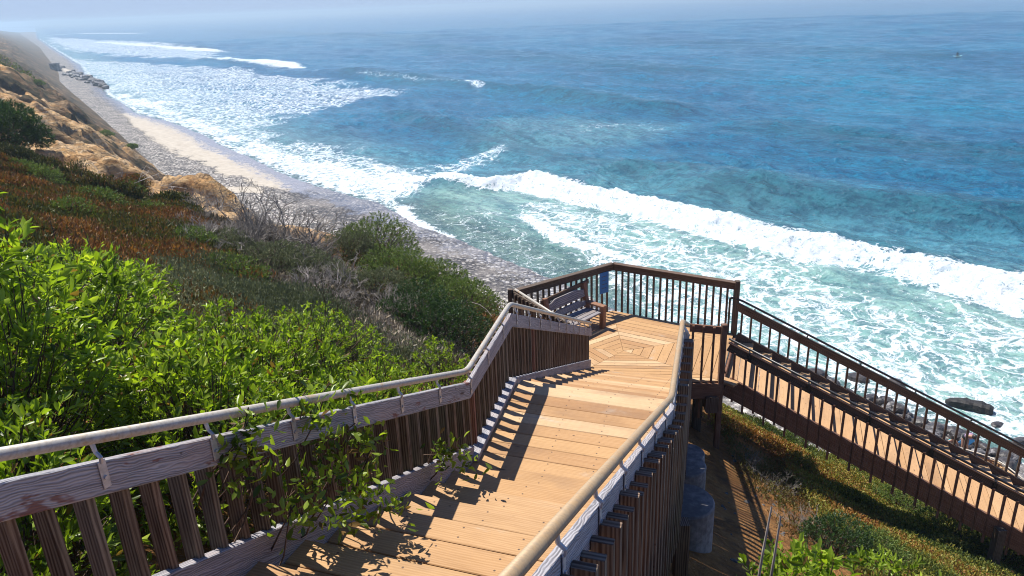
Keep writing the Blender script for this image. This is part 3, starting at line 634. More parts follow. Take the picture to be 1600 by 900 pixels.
for (x,y) in ((1.6,12.3),(3.3,12.0),(2.2,14.0),(.9,13.1),(3.6,13.0)):
    g=float(ground(x,y)); pm=MB(); pm.board((x,y,g-.3),(x,y,zp-.4),.14,.14,side=(1,0,0)); pm.build('support_post',M['dark'],plat)
def fence(name,label,nodes,sgn,top=1.07,sp=.138,lo=-.12,posts=(),mat='dark',bw=.038,cap=True):
    root=thing(name,label,'railing',nodes[0]); h=np.array([0,0,1.])
    for a,b in zip(nodes[:-1],nodes[1:]):
        m=MB(); m.board(a+h*(top-.085),b+h*(top-.085),.038,.14,side=np.cross(unit(b-a),h)); m.build('rail_board',M[mat],root)
        if cap: m=MB(); m.board(a+h*(top-.010),b+h*(top-.010),.12,.026); m.build('rail_cap',M[mat],root)
    balusters(root,nodes,sgn,sp,bw,bw,lo,top-.03,.021,mat,jit=0.)
    for p in posts:
        m=MB(); m.board(p+h*lo*2,p+h*(top+.03),.09,.09,side=(1,0,0)); m.build('post',M[mat],root)
    return root
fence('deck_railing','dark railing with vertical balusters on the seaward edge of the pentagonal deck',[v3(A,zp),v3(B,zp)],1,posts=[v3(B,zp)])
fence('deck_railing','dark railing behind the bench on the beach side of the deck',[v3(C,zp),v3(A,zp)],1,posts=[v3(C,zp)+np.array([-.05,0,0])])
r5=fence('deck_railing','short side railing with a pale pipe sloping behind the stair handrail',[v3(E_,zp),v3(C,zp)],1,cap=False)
m=MB(); m.tube([v3(E_,zp+1.0)+np.array([.05,0,0]),v3(C,zp+1.09)+np.array([.05,0,0])],.024,12); m.build('handrail_pipe',M['pipe'],r5,smooth=True)
fence('deck_railing','short dark railing panel beside the post at the head of the side stairs',[v3(R3+np.array([.02,-.02]),zp),v3(D,zp)],-1,top=1.03,sp=.17,lo=-.75,posts=[v3(D,zp)],cap=False,mat='red')
# sign on the fence
sd_=unit(A-C); sp0=C+sd_*(np.linalg.norm(A-C)-.26)+np.array([.5445,-.8386])*.03
sg=thing('notice_sign','blue rectangular notice panel hung on the deck railing beside its far corner','sign',v3(sp0,zp+.55))
m=MB(); m.board(v3(sp0,zp+.47),v3(sp0,zp+.93),.24,.012,side=np.append(sd_,0),ch=.002); m.build('panel',M['blue'],sg)
m=MB()
for k in range(4):
    q=sp0+np.array([.5445,-.8386])*.0075; m.board(v3(q-sd_*.07,zp+.84-.085*k),v3(q+sd_*(.07-.02*(k%2)),zp+.84-.085*k),.003,.012,ch=.0005)
m.build('lettering',M['rock2'],sg)
# ------------------------------------------------------------------ bench
e=np.array([.712,.702,0]); nn=np.array([e[1],-e[0],0])
b0=np.array([.60,13.36,zp]); hh=np.array([0,0,1.])
bench=thing('park_bench','wooden slatted bench with scalloped grey back facing the middle of the deck','bench',b0+e*.6)
BL=1.22
def bp_(a,i,z): return b0+e*a+nn*i+hh*z
for k in range(4):
    m=MB(); m.board(bp_(.02,.12+.11*k,.34),bp_(BL-.02,.12+.11*k,.34),.095,.035,ch=.006); m.build('seat_slat',M['benchgrey'],bench)
def scallop(zb,hgt_):
    n=24; vs=[];fs=[];uv=[]
    for j in range(n+1):
        u=j/n; edge=abs(u-.5)*2; drop=.0 if edge<.5 else .05*sstep(.5,.78,edge); top=zb+hgt_-float(drop)
        for (z_,i_) in ((zb,0),(top,0),(top,.035),(zb,.035)):
            vs.append(bp_(u*BL,.12-.2*(z_-.40)-.035+i_,z_))
    for j in range(n):
        for k in range(4): l=(k+1)%4; fs.append([j*4+k,j*4+l,(j+1)*4+l,(j+1)*4+k]); uv.append([(j/n*BL,k*.1),(j/n*BL,l*.1 if l else .4),((j+1)/n*BL,l*.1 if l else .4),((j+1)/n*BL,k*.1)])
    fs+= [[3,2,1,0],[n*4,n*4+1,n*4+2,n*4+3]]; uv+=[[(0,0)]*4]*2
    m=MB(); m.add(vs,fs,uv,.4); return m
scallop(.42,.13).build('back_slat',M['benchgrey'],bench); scallop(.60,.19).build('back_slat',M['benchgrey'],bench)
for a in (.03,BL-.03):
    m=MB(); m.board(bp_(a,.50,0),bp_(a,.50,.45),.10,.10,side=e,ch=.008); m.build('leg',M['bench'],bench)
    m=MB(); m.board(bp_(a,.10,0),bp_(a,.10,.36),.09,.10,side=e,ch=.008); m.build('leg',M['bench'],bench)
    m=MB(); m.board(bp_(a,.10,.34),bp_(a,0.0,.87),.09,.10,side=e,ch=.01); m.build('back_post',M['bench'],bench)
    m=MB(); m.board(bp_(a,.06,.47),bp_(a,.56,.47),.12,.05,side=e,ch=.01); m.build('armrest',M['bench'],bench)
m=MB(); m.board(bp_(-.05,-.03,.80),bp_(BL+.16,-.03,.83),.035,.09,ch=.005); m.build('back_rail',M['dark'],bench)
# ------------------------------------------------------------------ side stairs to the right
fa_=R(-20); fd=np.array([math.cos(fa_),math.sin(fa_)]); fw=np.array([-fd[1],fd[0]]); SL=.46
Bf=B+np.array([.0,-.02]); Df=B-fw*1.9; NF=24; RF=.36; dzf=SL*RF
Be=Bf+fd*RF*NF; De=Df+fd*RF*NF; ze=zp-dzf*NF
# stairs run down to the right; treads reach from the near to the far railing
f4=tread_flight('stair_flight','side staircase of tan treads running down to the right from the deck','stairs',Bf,Df,Be,De,zp,ze,NF,mat='deck2',planks=2)
stringer(f4,Df,De,zp-dzf,ze-dzf,-fw,.36,.20,'red',.06); stringer(f4,Bf,Be,zp-dzf,ze-dzf,fw,.36,.20,'dark',.06)
m=MB(); 
for w_ in (0.02,):
    m.board(v3(Df,zp-.019),v3(D,zp-.019),.5,.04)
m.build('top_board',M['deck'],f4)
def flight_rail(name,label,a,b,za,zb,sgn,loop=False,capm='red'):
    n=[v3(a,za-dzf),v3(b,zb-dzf)]; root=thing(name,label,'railing',n[0]); h=np.array([0,0,1.]); dv=unit(n[1]-n[0]); ah=np.append(fd,0); o=np.array([-ah[1],ah[0],0])*sgn
    m=MB(); m.board(n[0]+h*.75,n[1]+h*.75,.04,.14,side=o); m.build('rail_board',M['dark'],root)
    m=MB(); m.board(n[0]+h*.834,n[1]+h*.834,.062,.022,side=o); m.build('rail_cap',M[capm],root)
    pp0=n[0]+h*.90-o*.01; pp1=n[1]+h*.90-o*.01
    pts=[pp0,pp1] if not loop else fillet([pp0-ah*.12-h*.78,pp0-ah*.12+h*.03,pp0+ah*.1-h*.02,pp1],.06,5)
    m=MB(); m.tube(pts,.021,12); m.build('handrail_pipe',M['blackpipe'],root,smooth=True)
    s=.35
    while s<RF*NF:
        p,_=along(n,s); m=MB(); m.tube([p-o*.01+h*.885,p+o*.035+h*.85,p+o*.035+h*.76],.014,6); m.board(p+o*.024+h*.69,p+o*.024+h*.80,.08,.008,side=ah,ch=.001); m.build('bracket',M['blackpipe'],root); s+=.98
    balusters(root,n,sgn,.18,.038,.038,-.34,.72,.022,'red' if sgn<0 else 'dark',start=.12,jit=0.,dlo=-.22)
    return root
flight_rail('side_stair_railing','dark railing with black pipe on the sea side of the side staircase',Bf,Be,zp,ze,1,True,'dark')
flight_rail('side_stair_railing','red brown railing on the near side of the side staircase',Df,De,zp,ze,-1)
for s_ in (7.2/1.0*.62,8.3):
    q=Df+fd*s_-fw*.10; zt=zp-SL*s_+.1 ; g=float(ground(*q)); 
    po=MB(); po.board((q[0],q[1],g-.3),(q[0],q[1],zt-.15),.14,.14,side=(1,0,0)); po.build('support_post',M['dark'],f4)
# lower landing further down with pale slatted rail
Q=[at_d(1492,697,25.5),at_d(1562,708,24.6),at_d(1625,752,23.0)]
for q in Q: q[2]=Q[0][2]
lw=thing('lower_stair_railing','tan slatted railing with pale curved pipe seen below the side staircase','railing',Q[0]-np.array([0,0,1.]))
base_=[q-np.array([0,0,1.]) for q in Q]
m=MB(); m.tube(fillet(Q,.5,8),.024,12); m.build('handrail_pipe',M['pipe'],lw,smooth=True)
for a_,b_ in zip(base_[:-1],base_[1:]):
    m=MB(); m.board(a_+hh*.84,b_+hh*.84,.04,.14); m.build('rail_board',M['deck'],lw)
balusters(lw,base_,-1,.16,.085,.04,-.25,.86,.03,'deck',jit=.02)
ld=thing('lower_landing','plank landing far below the side staircase behind its slatted railing','landing',base_[1])
m=MB(); 
for k in range(9): o=np.array([.35,.94,0])*(.1+.15*k); m.board(base_[0]+o-hh*.02,base_[2]+o-hh*.02,.14,.04)
m.build('deck_planks',M['deck'],ld)
for q in (base_[0],base_[2]):
    q=q+np.array([.3,.6,0]); m=MB(); m.board((q[0],q[1],0.2),(q[0],q[1],q[2]),.15,.15,side=(1,0,0)); m.build('support_post',M['dark'],ld)
# ------------------------------------------------------------------ concrete piers
def pier(x,y,zt,r,label,post):
    g=float(ground(x,y)); root=thing('concrete_pier',label,'pier',(x,y,g),'concrete piers under the stairs'); m=MB()
    n=6; m.tube([(x,y,g-1.2),(x,y,g),(x,y,zt-.02),(x,y,zt)],[r,r,r,r-.015],32); m.build('footing',M['concrete'],root,smooth=False)
    if post: m=MB(); m.board((x-.12,y,zt-.1),(x-.12,y,post),.15,.15,side=(1,0,0)); m.build('support_post',M['dark'],root)
pier(1.78,6.72,Z(-5.08),.31,'largest round concrete pier beneath the landing, lowest in view',zl-.2)
pier(2.22,8.5,Z(-5.85),.28,'round concrete pier further along beneath the short stairs',Z(-4.9))
pier(2.6,9.9,Z(-6.6),.28,'half hidden round concrete pier closest to the deck',Z(-5.8))
g=at_d(1066,815,6.6); m=MB(); m.board((g[0],g[1],g[2]-.6),(g[0],g[1],g[2]),.12,.12,side=(1,0,0)); ps=m.build('wooden_post',M['bal']); tag(ps,'short cut wooden post beside the lowest concrete pier','post')
# ================================================================== ROCKS, LOG, PEOPLE
def rock_mesh(seed,sub=3):
    import bmesh
    bm=bmesh.new(); bmesh.ops.create_icosphere(bm,subdivisions=sub,radius=1); r=np.random.default_rng(seed)
    pl=[(unit(r.normal(size=3)),r.uniform(.62,.95)) for _ in range(11)]; sc_=(1,r.uniform(.7,.95),r.uniform(.5,.75))
    for v in bm.verts:
        c=np.array(v.co)
        for nrm,dd_ in pl:
            q=c@nrm
            if q>dd_: c=c-nrm*(q-dd_)*.85
        c=c*(1+.07*float(vnoise(np.array(c[0]*4+seed),np.array(c[1]*4+c[2]*3)))); v.co=c*np.array(sc_)
    me=bpy.data.meshes.new('boulder'); bm.to_mesh(me); bm.free(); return me
RM=[rock_mesh(i) for i in range(6)]
for i,me in enumerate(RM): me.materials.append(M['rock'] if i%2 else M['rock2'])
def rock(x,y,z,sz,label,group,i=None):
    o=bpy.data.objects.new('boulder',RM[random.randrange(6) if i is None else i]); COL.objects.link(o); o.location=(x,y,z); o.scale=(sz,sz*random.uniform(.8,1.1),sz*random.uniform(.7,1)); o.rotation_euler=(random.uniform(-.3,.3),random.uniform(-.3,.3),random.uniform(0,6.3))
    tag(o,label,'boulder',group)
for (x,y,sz,i,lb) in ((1275,583,.95,1,'dark wet boulder at the left end of the rocks in the surf'),(1340,588,.9,3,'round dark boulder standing alone in the foam below the side stairs'),(1300,592,.7,1,'small boulder between the two dark rocks at the surf edge'),(1400,598,.9,3,'boulder behind the sea side railing awash in foam'),(1386,622,.6,5,'low dark boulder behind the sea side balusters'),(1560,660,.55,1,'small black rock in foam just below the drifting slab'),(1598,688,.8,3,'dark rock at the picture edge behind the side stair railing'),(1510,708,.9,0,'big grey boulder beside the lower slatted railing')):
    q=at_z(x,y,.3); rock(q[0],q[1],.1,sz*.72,lb,'rocks in the surf',i)
for k in range(64):
    y=random.random(); x=1290+300*random.random(); yy=np.interp(x,[1290,1400,1500,1600],[602,632,676,722])+random.uniform(0,40)*random.random()
    q=at_z(x,yy,.3); rock(q[0],q[1],.12+float(beach_z(*[np.array(v) for v in st(q)])),random.choice([.18,.25,.3,.4,.5]),'grey stone in the cobble bank at the surf edge below the side stairs','stones below the side stairs')
for k in range(48):
    u=random.random(); x=88+78*u; yy=108+26*u+random.uniform(-6,6)*(1-.3*u); q=at_z(x,yy,.5)
    rock(q[0],q[1],.6,random.uniform(.7,1.9),'dark boulder in the rock pile across the distant beach','distant rock pile')
q=at_z(87,110,1.); bk=MB(); bk.board((q[0],q[1],.2),(q[0],q[1],3.6),3.0,2.6,side=(1,0,0),ch=.15); bk.board((q[0],q[1],3.6),(q[0],q[1],3.9),3.5,3.1,side=(1,0,0),ch=.1)
tag(bk.build('concrete_block',M['rock2']),'small square grey block beside the distant rock pile','block')
def loft(name,secs,mat,parent=None,n=12,noise=0.,seed=0):
    """secs: (centre, half-width vec, half-height vec)"""
    vs=[];fs=[]
    for i,(c,a,b_) in enumerate(secs):
        for k in range(n):
            th=2*math.pi*k/n; ca,sa_=math.cos(th),math.sin(th); ex=lambda v:math.copysign(abs(v)**.7,v)
            vs.append(np.array(c)+np.array(a)*ex(ca)*(1+noise*(random.random()-.5))+np.array(b_)*ex(sa_)*(1+noise*(random.random()-.5)))
    m_=len(secs)
    for i in range(m_-1):
        for k in range(n): j=(k+1)%n; fs.append([i*n+k,i*n+j,(i+1)*n+j,(i+1)*n+k])
    fs.append(list(range(n-1,-1,-1))); fs.append([(m_-1)*n+k for k in range(n)])
    return mk(name,vs,fs,mat,parent)
a=at_z(1477,626,.3); b=at_z(1552,643,.3); ax=np.append(unit(b-a),0); L=np.linalg.norm(b-a); pz=np.array([-ax[1],ax[0],0]); secs=[]
for k in range(13):
    u=k/12; wv=np.interp(u,[0,.06,.3,.8,.97,1],[.12,.3,.42,.48,.45,.3])*random.uniform(.9,1.1)
    secs.append((np.append(a+(b-a)*u,.28+.08*math.sin(u*3)),pz*wv*.7,np.array([0,0,wv*.62])))
tag(loft('driftwood_log',secs,M['log'],noise=.18),'long black waterlogged slab lying in the foam off the side stairs','driftwood')
# people (skin-modified skeletons)
def body(name,joints,edges,mats,parent=None,loc=(0,0,0),rz=0.):
    me=bpy.data.meshes.new(name); me.from_pydata([j[:3] for j in joints],edges,[]); o=bpy.data.objects.new(name,me); COL.objects.link(o); o.parent=parent; o.location=loc; o.rotation_euler=(0,0,rz)
    sk=o.modifiers.new('skin','SKIN'); sv=me.skin_vertices[0].data if len(me.skin_vertices) else None
    if sv is None:
        import bmesh
        bm=bmesh.new(); bm.from_mesh(me); bm.verts.layers.skin.verify(); bm.to_mesh(me); bm.free(); sv=me.skin_vertices[0].data
    for i,j in enumerate(joints): sv[i].radius=(j[3],j[3]*(j[4] if len(j)>4 else 1)); sv[i].use_root=(i==0)
    sb=o.modifiers.new('sub','SUBSURF'); sb.levels=2; sb.render_levels=2
    me.materials.append(mats); return o
def figure(root,pose,skin,hair,top=None,bottom=None,hairlen=.12):
    J=pose; names=list(J); idx={k:i for i,k in enumerate(names)}
    E=[('pelvis','waist'),('waist','chest'),('chest','neck'),('neck','head'),('head','crown')]
    for s in 'lr': E+=[('pelvis','hip'+s),('hip'+s,'knee'+s),('knee'+s,'ankle'+s),('ankle'+s,'toe'+s),('chest','sho'+s),('sho'+s,'elb'+s),('elb'+s,'wri'+s),('wri'+s,'han'+s)]
    b_=body('body',[J[n] for n in names],[(idx[a],idx[b]) for a,b in E],skin,root)
    hd=np.array(J['crown'][:3]); he=np.array(J['head'][:3]); up=unit(hd-he)
    def blob(nm,c,r,mat,k=(1,1,1)):
        import bmesh
        bm=bmesh.new(); bmesh.ops.create_icosphere(bm,subdivisions=3,radius=1)
        for v in bm.verts: v.co=np.array(v.co)*r*np.array(k)+np.array(c)
        me=bpy.data.meshes.new(nm); bm.to_mesh(me); bm.free(); me.materials.append(mat); o=bpy.data.objects.new(nm,me); COL.objects.link(o); o.parent=root
        for p in me.polygons: p.use_smooth=True
        return o
    blob('hair',he+up*.05+np.array([0,.02,.015]),.112,hair,(.95,1.,1.05))
    if hairlen>.2: blob('hair',he+np.array([0,.07,-.09]),.085,hair,(.9,.7,1.7))
    def shell(nm,a,b,r0,r1,mat):
        m=MB(); a_,b2=np.array(J[a][:3]),np.array(J[b][:3]); rl_=root_loc(root)
        m.tube([rl_+a_+(b2-a_)*u for u in (-.08,.2,.6,1.02)],[r0,r0*1.05,(r0+r1)/2*1.05,r1],14); return m.build(nm,mat,root,smooth=True)
    if top: shell('top','waist','chest',.135,.15,top)
    if bottom: 
        shell('shorts','pelvis','waist',.15,.13,bottom)
    return b_
def crouch():
    return dict(pelvis=(0,0,.35,.13),waist=(0,-.08,.5,.105),chest=(0,-.20,.68,.13),neck=(0,-.25,.83,.05),head=(0,-.28,.92,.085),crown=(0,-.29,1.02,.06),
     hipl=(-.09,0,.33,.09),kneel=(-.14,-.36,.45,.06),anklel=(-.13,-.14,.08,.042),toel=(-.14,-.32,.03,.03),hipr=(.09,0,.33,.09),kneer=(.14,-.34,.42,.06),ankler=(.13,-.12,.08,.042),toer=(.14,-.30,.03,.03),
     shol=(-.18,-.2,.72,.055),elbl=(-.22,-.38,.52,.04),wril=(-.12,-.5,.38,.03),hanl=(-.1,-.56,.33,.028),shor=(.18,-.2,.72,.055),elbr=(.24,-.36,.5,.04),wrir=(.14,-.5,.36,.03),hanr=(.1,-.57,.32,.028))
def bend():
    return dict(pelvis=(0,0,.86,.13),waist=(0,-.12,1.0,.11),chest=(0,-.33,1.14,.13),neck=(0,-.46,1.2,.05),head=(0,-.55,1.22,.085),crown=(0,-.64,1.25,.06),
     hipl=(-.09,0,.84,.095),kneel=(-.11,-.08,.46,.06),anklel=(-.12,0,.08,.042),toel=(-.13,-.18,.03,.03),hipr=(.09,0,.84,.095),kneer=(.12,-.02,.46,.06),ankler=(.12,.08,.08,.042),toer=(.13,-.1,.03,.03),
     shol=(-.18,-.33,1.14,.055),elbl=(-.2,-.42,.88,.04),wril=(-.16,-.5,.66,.03),hanl=(-.15,-.52,.58,.028),shor=(.18,-.33,1.14,.055),elbr=(.22,-.42,.88,.04),wrir=(.18,-.5,.66,.03),hanr=(.17,-.52,.58,.028))
def sit():
    return dict(pelvis=(0,0,.12,.13),waist=(0,0,.3,.11),chest=(0,-.04,.5,.14),neck=(0,-.06,.66,.055),head=(0,-.08,.76,.085),crown=(0,-.08,.86,.065),
     hipl=(-.1,0,.1,.09),kneel=(-.22,-.34,.05,.065),anklel=(-.3,-.42,-.32,.045),toel=(-.3,-.5,-.36,.035),hipr=(.1,0,.1,.09),kneer=(.22,-.34,.05,.065),ankler=(.3,-.42,-.32,.045),toer=(.3,-.5,-.36,.035),
     shol=(-.2,-.04,.54,.06),elbl=(-.24,-.16,.32,.045),wril=(-.14,-.32,.2,.035),hanl=(-.1,-.38,.18,.03),shor=(.2,-.04,.54,.06),elbr=(.24,-.16,.32,.045),wrir=(.14,-.32,.2,.035),hanr=(.1,-.38,.18,.03))
q=at_z(1480,704,.35); p1=thing('person','person with dark hair in a teal top crouching on the beach stones','person',(q[0],q[1],.25)); p1.rotation_euler=(0,0,0)
figure(p1,crouch(),M['skin'],M['hair'],M['teal'],M['wetsuit'],.3)
q2=at_z(1492,706,.35); p2=thing('person','person in lilac top bending forward beside a blue bodyboard','person',(q2[0]+.35,q2[1],.22)); figure(p2,bend(),M['skin'],M['hair'],M['pink'],M['wetsuit'])
q=at_z(1498,692,.3); m=MB(); m.board((q[0]-.1,q[1]-.3,.35),(q[0]+.5,q[1]-.1,.62),.38,.06,side=(0,.6,.8),ch=.02); tag(m.build('bodyboard',M['bluecloth']),'bright blue bodyboard tilted behind the bending person','bodyboard')
q=at_z(1494,96,0); zs=float(np.median(wz[np.hypot(wx-q[0],wy-q[1])<1.6])) if True else 0; sf=thing('person','surfer in a black wetsuit sitting on a board far out','person',(q[0],q[1],zs+.2)); figure(sf,sit(),M['wetsuit'],M['hair']); 
sf.scale=(1.35,1.35,1.35)
secs=[((q[0]-1.25+2.5*k/10,q[1]-.2,zs+.2+.10*abs(k/5-1)**3),(0,.42*math.sqrt(max(.02,1-abs(k/5-1)**2.2)),0),(0,0,.05)) for k in range(11)]
tag(loft('surfboard',secs,M['board'],n=12),'pale mint surfboard under the seated surfer','surfboard')
# ================================================================== PLANTS
def frames(d):
    d=d/np.linalg.norm(d,axis=1,keepdims=True); r=RNG.normal(size=d.shape); a=np.cross(d,r); a/=np.linalg.norm(a,axis=1,keepdims=True)+1e-9; return d,a,np.cross(d,a)
def leaf_arrays(p,d,L,W,curl=.15,fine=False):
    """p base, d direction, L length, W width -> verts, faces"""
    d,a,n=frames(d); L=L[:,None]; W=W[:,None]
    if fine:
        v=[p,p+d*L*.35+a*W*.42+n*L*curl*.3,p+d*L*.35-a*W*.42+n*L*curl*.3,p+d*L*.72+a*W*.5-n*L*curl*.0+n*W*.12,p+d*L*.72-a*W*.5+n*W*.12,p+d*L-n*L*curl*.6,p+d*L*.5-n*W*.05]
        k=7; f=np.array([[0,6,1],[0,2,6],[1,6,3],[2,4,6],[3,6,5],[4,5,6]])
    else:
        v=[p,p+d*L*.5+a*W*.5+n*W*.2,p+d*L*.5-a*W*.5+n*W*.2,p+d*L-n*L*curl]; k=4; f=np.array([[0,2,3],[0,3,1]])
    V=np.stack(v,1).reshape(-1,3); F_=(np.arange(len(p))[:,None,None]*k+f[None]).reshape(-1,3); return V,F_,k
def leaves(name,p,d,L,W,mat,parent=None,col=None,curl=.15,fine=False,loc=None):
    V,F_,k=leaf_arrays(p,d,L,W,curl,fine); col=RNG.random(len(p)) if col is None else col
    return mk(name,V,F_,mat,parent,attrs={'rnd':np.repeat(np.clip(col,0,1),k)},loc=loc)
def twigs(name,A_,B_,r0,r1,mat,parent=None,bendv=.12,seg=3,loc=None,n=3):
    """curved tapered sticks A->B (arrays)"""
    m_=len(A_); ts=np.linspace(0,1,seg+1); L=np.linalg.norm(B_-A_,axis=1,keepdims=True); bv=RNG.normal(size=A_.shape)*L*bendv
    d,a,nn_=frames(B_-A_+1e-6); V=[]
    for t_ in ts:
        c=A_+(B_-A_)*t_+bv*(4*t_*(1-t_)); r_=(r0*(1-t_)+r1*t_)[:,None]
        for k in range(n): th=2*math.pi*k/n; V.append(c+r_*(a*math.cos(th)+nn_*math.sin(th)))
    V=np.stack(V,1).reshape(-1,3); f=[]
    for i in range(seg):
        for k in range(n): j=(k+1)%n; f.append([i*n+k,i*n+j,(i+1)*n+j,(i+1)*n+k])
    K=(seg+1)*n; F_=(np.arange(m_)[:,None,None]*K+np.array(f)[None]).reshape(-1,4)
    return mk(name,V,F_,mat,parent,loc=loc)
def in_walk(p):
    """true where a point would stick through treads / decks (keep plants out of the walkway)"""
    x,y,z=p[:,0],p[:,1],p[:,2]; bad=np.zeros(len(x),bool)
    for (a,b,c,d_,za,zb) in ((L0,L1,R0,R1,z0,zl),(L1,L2,R1,R2,zl,zl),(L2,L3,R2,R3,zl,zp)):
        q=poly_sd(x,y,[a,b,d_,c]); ax_=unit(b-a); u=np.clip(((np.stack([x,y],-1)-a)@ax_)/np.linalg.norm(b-a),0,1); bad|=(q>.02)&(z>za+(zb-za)*u-.15)
    bad|=(poly_sd(x,y,pent)>0)&(z>zp-.1)
    q=poly_sd(x,y,[Df,De,Be,Bf]); u=np.clip((np.stack([x,y],-1)-Df)@fd/(RF*NF),0,1); bad|=(q>-.1)&(z>zp-dzf-SL*RF*NF*u-.3)
    return bad
def big_shrub(label,x,y,rx,ry,h,tips,leafL,mat='leaf',fine=True,group=None,name='leafy_shrub',tall=0,shell=.25,per=(8,13),stem_every=3,colb=0.,upb=.5,nhole=.42):
    g=float(ground(x,y)); root=thing(name,label,'shrub',(x,y,g),group)
    n=int(tips*1.9); u=RNG.normal(size=(n,3)); u/=np.linalg.norm(u,axis=1,keepdims=True); u[:,2]=np.abs(u[:,2])*1.2-.27
    rad=1-shell*RNG.random(n)**1.5*1.6; lump=.78+.44*fbm(u[:,0]*2.2+x,u[:,1]*2.2+u[:,2]*2+y,3,int(abs(x*31+y*7)))
    p=np.stack([x+u[:,0]*rx*rad*lump,y+u[:,1]*ry*rad*lump,g+h*.12+u[:,2]*h*rad*lump*1.05],-1)
    hole=fbm(p[:,0]*2.6,p[:,1]*2.6+p[:,2]*2.,3,91); k=(hole>nhole*RNG.random(n)**.5)&~in_walk(p)&(p[:,2]>ground(p[:,0],p[:,1])+.03); p=p[k][:tips]; u=u[k][:tips]
    if len(p)<5: return root
    d=u*np.array([1,1,.6])+np.array([0,0,upb])+RNG.normal(size=u.shape)*.25; d/=np.linalg.norm(d,axis=1,keepdims=True)
    m_=RNG.integers(per[0],per[1],len(p)); idx=np.repeat(np.arange(len(p)),m_); N=len(idx)
    _,a,b=frames(d[idx]); th=RNG.random(N)*6.283; spread=RNG.uniform(.35,1.25,N)
    ld=d[idx]*np.cos(spread)[:,None]+(a*np.cos(th)[:,None]+b*np.sin(th)[:,None])*np.sin(spread)[:,None]
    base=p[idx]-d[idx]*(RNG.random(N)*leafL*1.6)[:,None]; L=leafL*RNG.uniform(.65,1.25,N)*RNG.uniform(.6,1.25,len(p))[idx]
    tipc=RNG.random(len(p))[idx]*.45+RNG.random(N)*.35+(1.25-spread)*.2+colb
    tipc=np.where(RNG.random(N)<.045,0,np.maximum(tipc,.06))
    leaves('foliage',base,ld,L,L*RNG.uniform(.26,.38,N),M[mat],root,col=tipc,fine=fine,curl=.18)
    sel=p[::stem_every]; bs=np.stack([x+(sel[:,0]-x)*.15,y+(sel[:,1]-y)*.15,np.full(len(sel),g-.05)],-1)
    # two stage branching: trunk points then twigs
    mid=bs+(sel-bs)*.45+RNG.normal(size=sel.shape)*.05
    A2=np.concatenate([bs[::4],mid]); B2=np.concatenate([mid[::4],sel]); r0=np.r_[np.full(len(bs[::4]),.018),np.full(len(mid),.006)]; r1=np.r_[np.full(len(bs[::4]),.007),np.full(len(mid),.0025)]
    ok=~in_walk(B2)&~in_walk((A2+B2)/2); A2,B2,r0,r1=A2[ok],B2[ok],r0[ok],r1[ok]
    if tall:
        j=RNG.choice(len(sel),min(tall,len(sel)),replace=False); A3=sel[j]-np.array([0,0,.5]); B3=sel[j]+np.stack([RNG.normal(0,.05,len(j)),RNG.normal(0,.05,len(j)),RNG.uniform(.12,.4,len(j))],-1)
        A2=np.concatenate([A2,A3]); B2=np.concatenate([B2,B3]); r0=np.r_[r0,np.full(len(j),.007)]; r1=np.r_[r1,np.full(len(j),.003)]
    if len(A2)>5: twigs('stems',A2,B2,r0,r1,M['twig'],root,bendv=.07)
    return root
GS='leafy green shrubs beside the stairs'
big_shrub('tall leafy green shrub at the left picture edge above the near handrail',-3.35,4.15,1.0,.95,1.85,1000,.085,group=GS,tall=6)
big_shrub('leafy green shrub crowding the nearest left balusters at the bottom left corner',-2.6,3.0,.7,.8,1.05,520,.075,group=GS,colb=-.1)
big_shrub('rounded leafy green shrub second along the left handrail',-2.35,4.75,.95,.9,1.25,800,.075,group=GS,tall=7)
big_shrub('leafy green shrub on the slope above the second shrub, topped by bare shoots',-3.9,5.9,1.25,1.0,1.1,800,.085,group=GS,tall=10)
big_shrub('leafy green shrub with many brown shoots in the middle of the slope',-2.6,6.45,1.1,.9,1.08,800,.07,group=GS,tall=26)
big_shrub('leafy green shrub poking through the balusters halfway down the first stairs',-1.35,5.0,.65,.75,1.15,520,.07,group=GS,colb=-.05)
big_shrub('leafy shrub with yellow green tips just left of the handrail bend',-1.55,6.7,.85,.85,1.0,650,.06,group=GS,tall=14)
big_shrub('small leaved green shrub beyond the handrail bend beside the dry grass',-.95,8.3,.75,.7,.95,650,.045,fine=False,group=GS)
big_shrub('sparse leafy shrub far up the slope beside the red sprigs',-4.9,7.6,1.3,.9,.75,480,.08,fine=False,group=GS,tall=9)
big_shrub('sparse green shrub full of bare brown stems beside the grey brush',-2.6,8.2,1.15,.9,.8,520,.06,fine=False,group=GS,tall=24)
big_shrub('small leafy sprout growing at the foot of the handrail bend',-.62,5.75,.28,.3,.75,110,.055,group=GS)
big_shrub('bright green leafy shrub at the bottom edge right of the near handrail',1.8,3.85,.7,.55,1.40,700,.075,group=GS,tall=5)
big_shrub('low bright green shrub at the bottom edge furthest right',2.55,4.05,.65,.5,1.38,560,.07,group=GS)
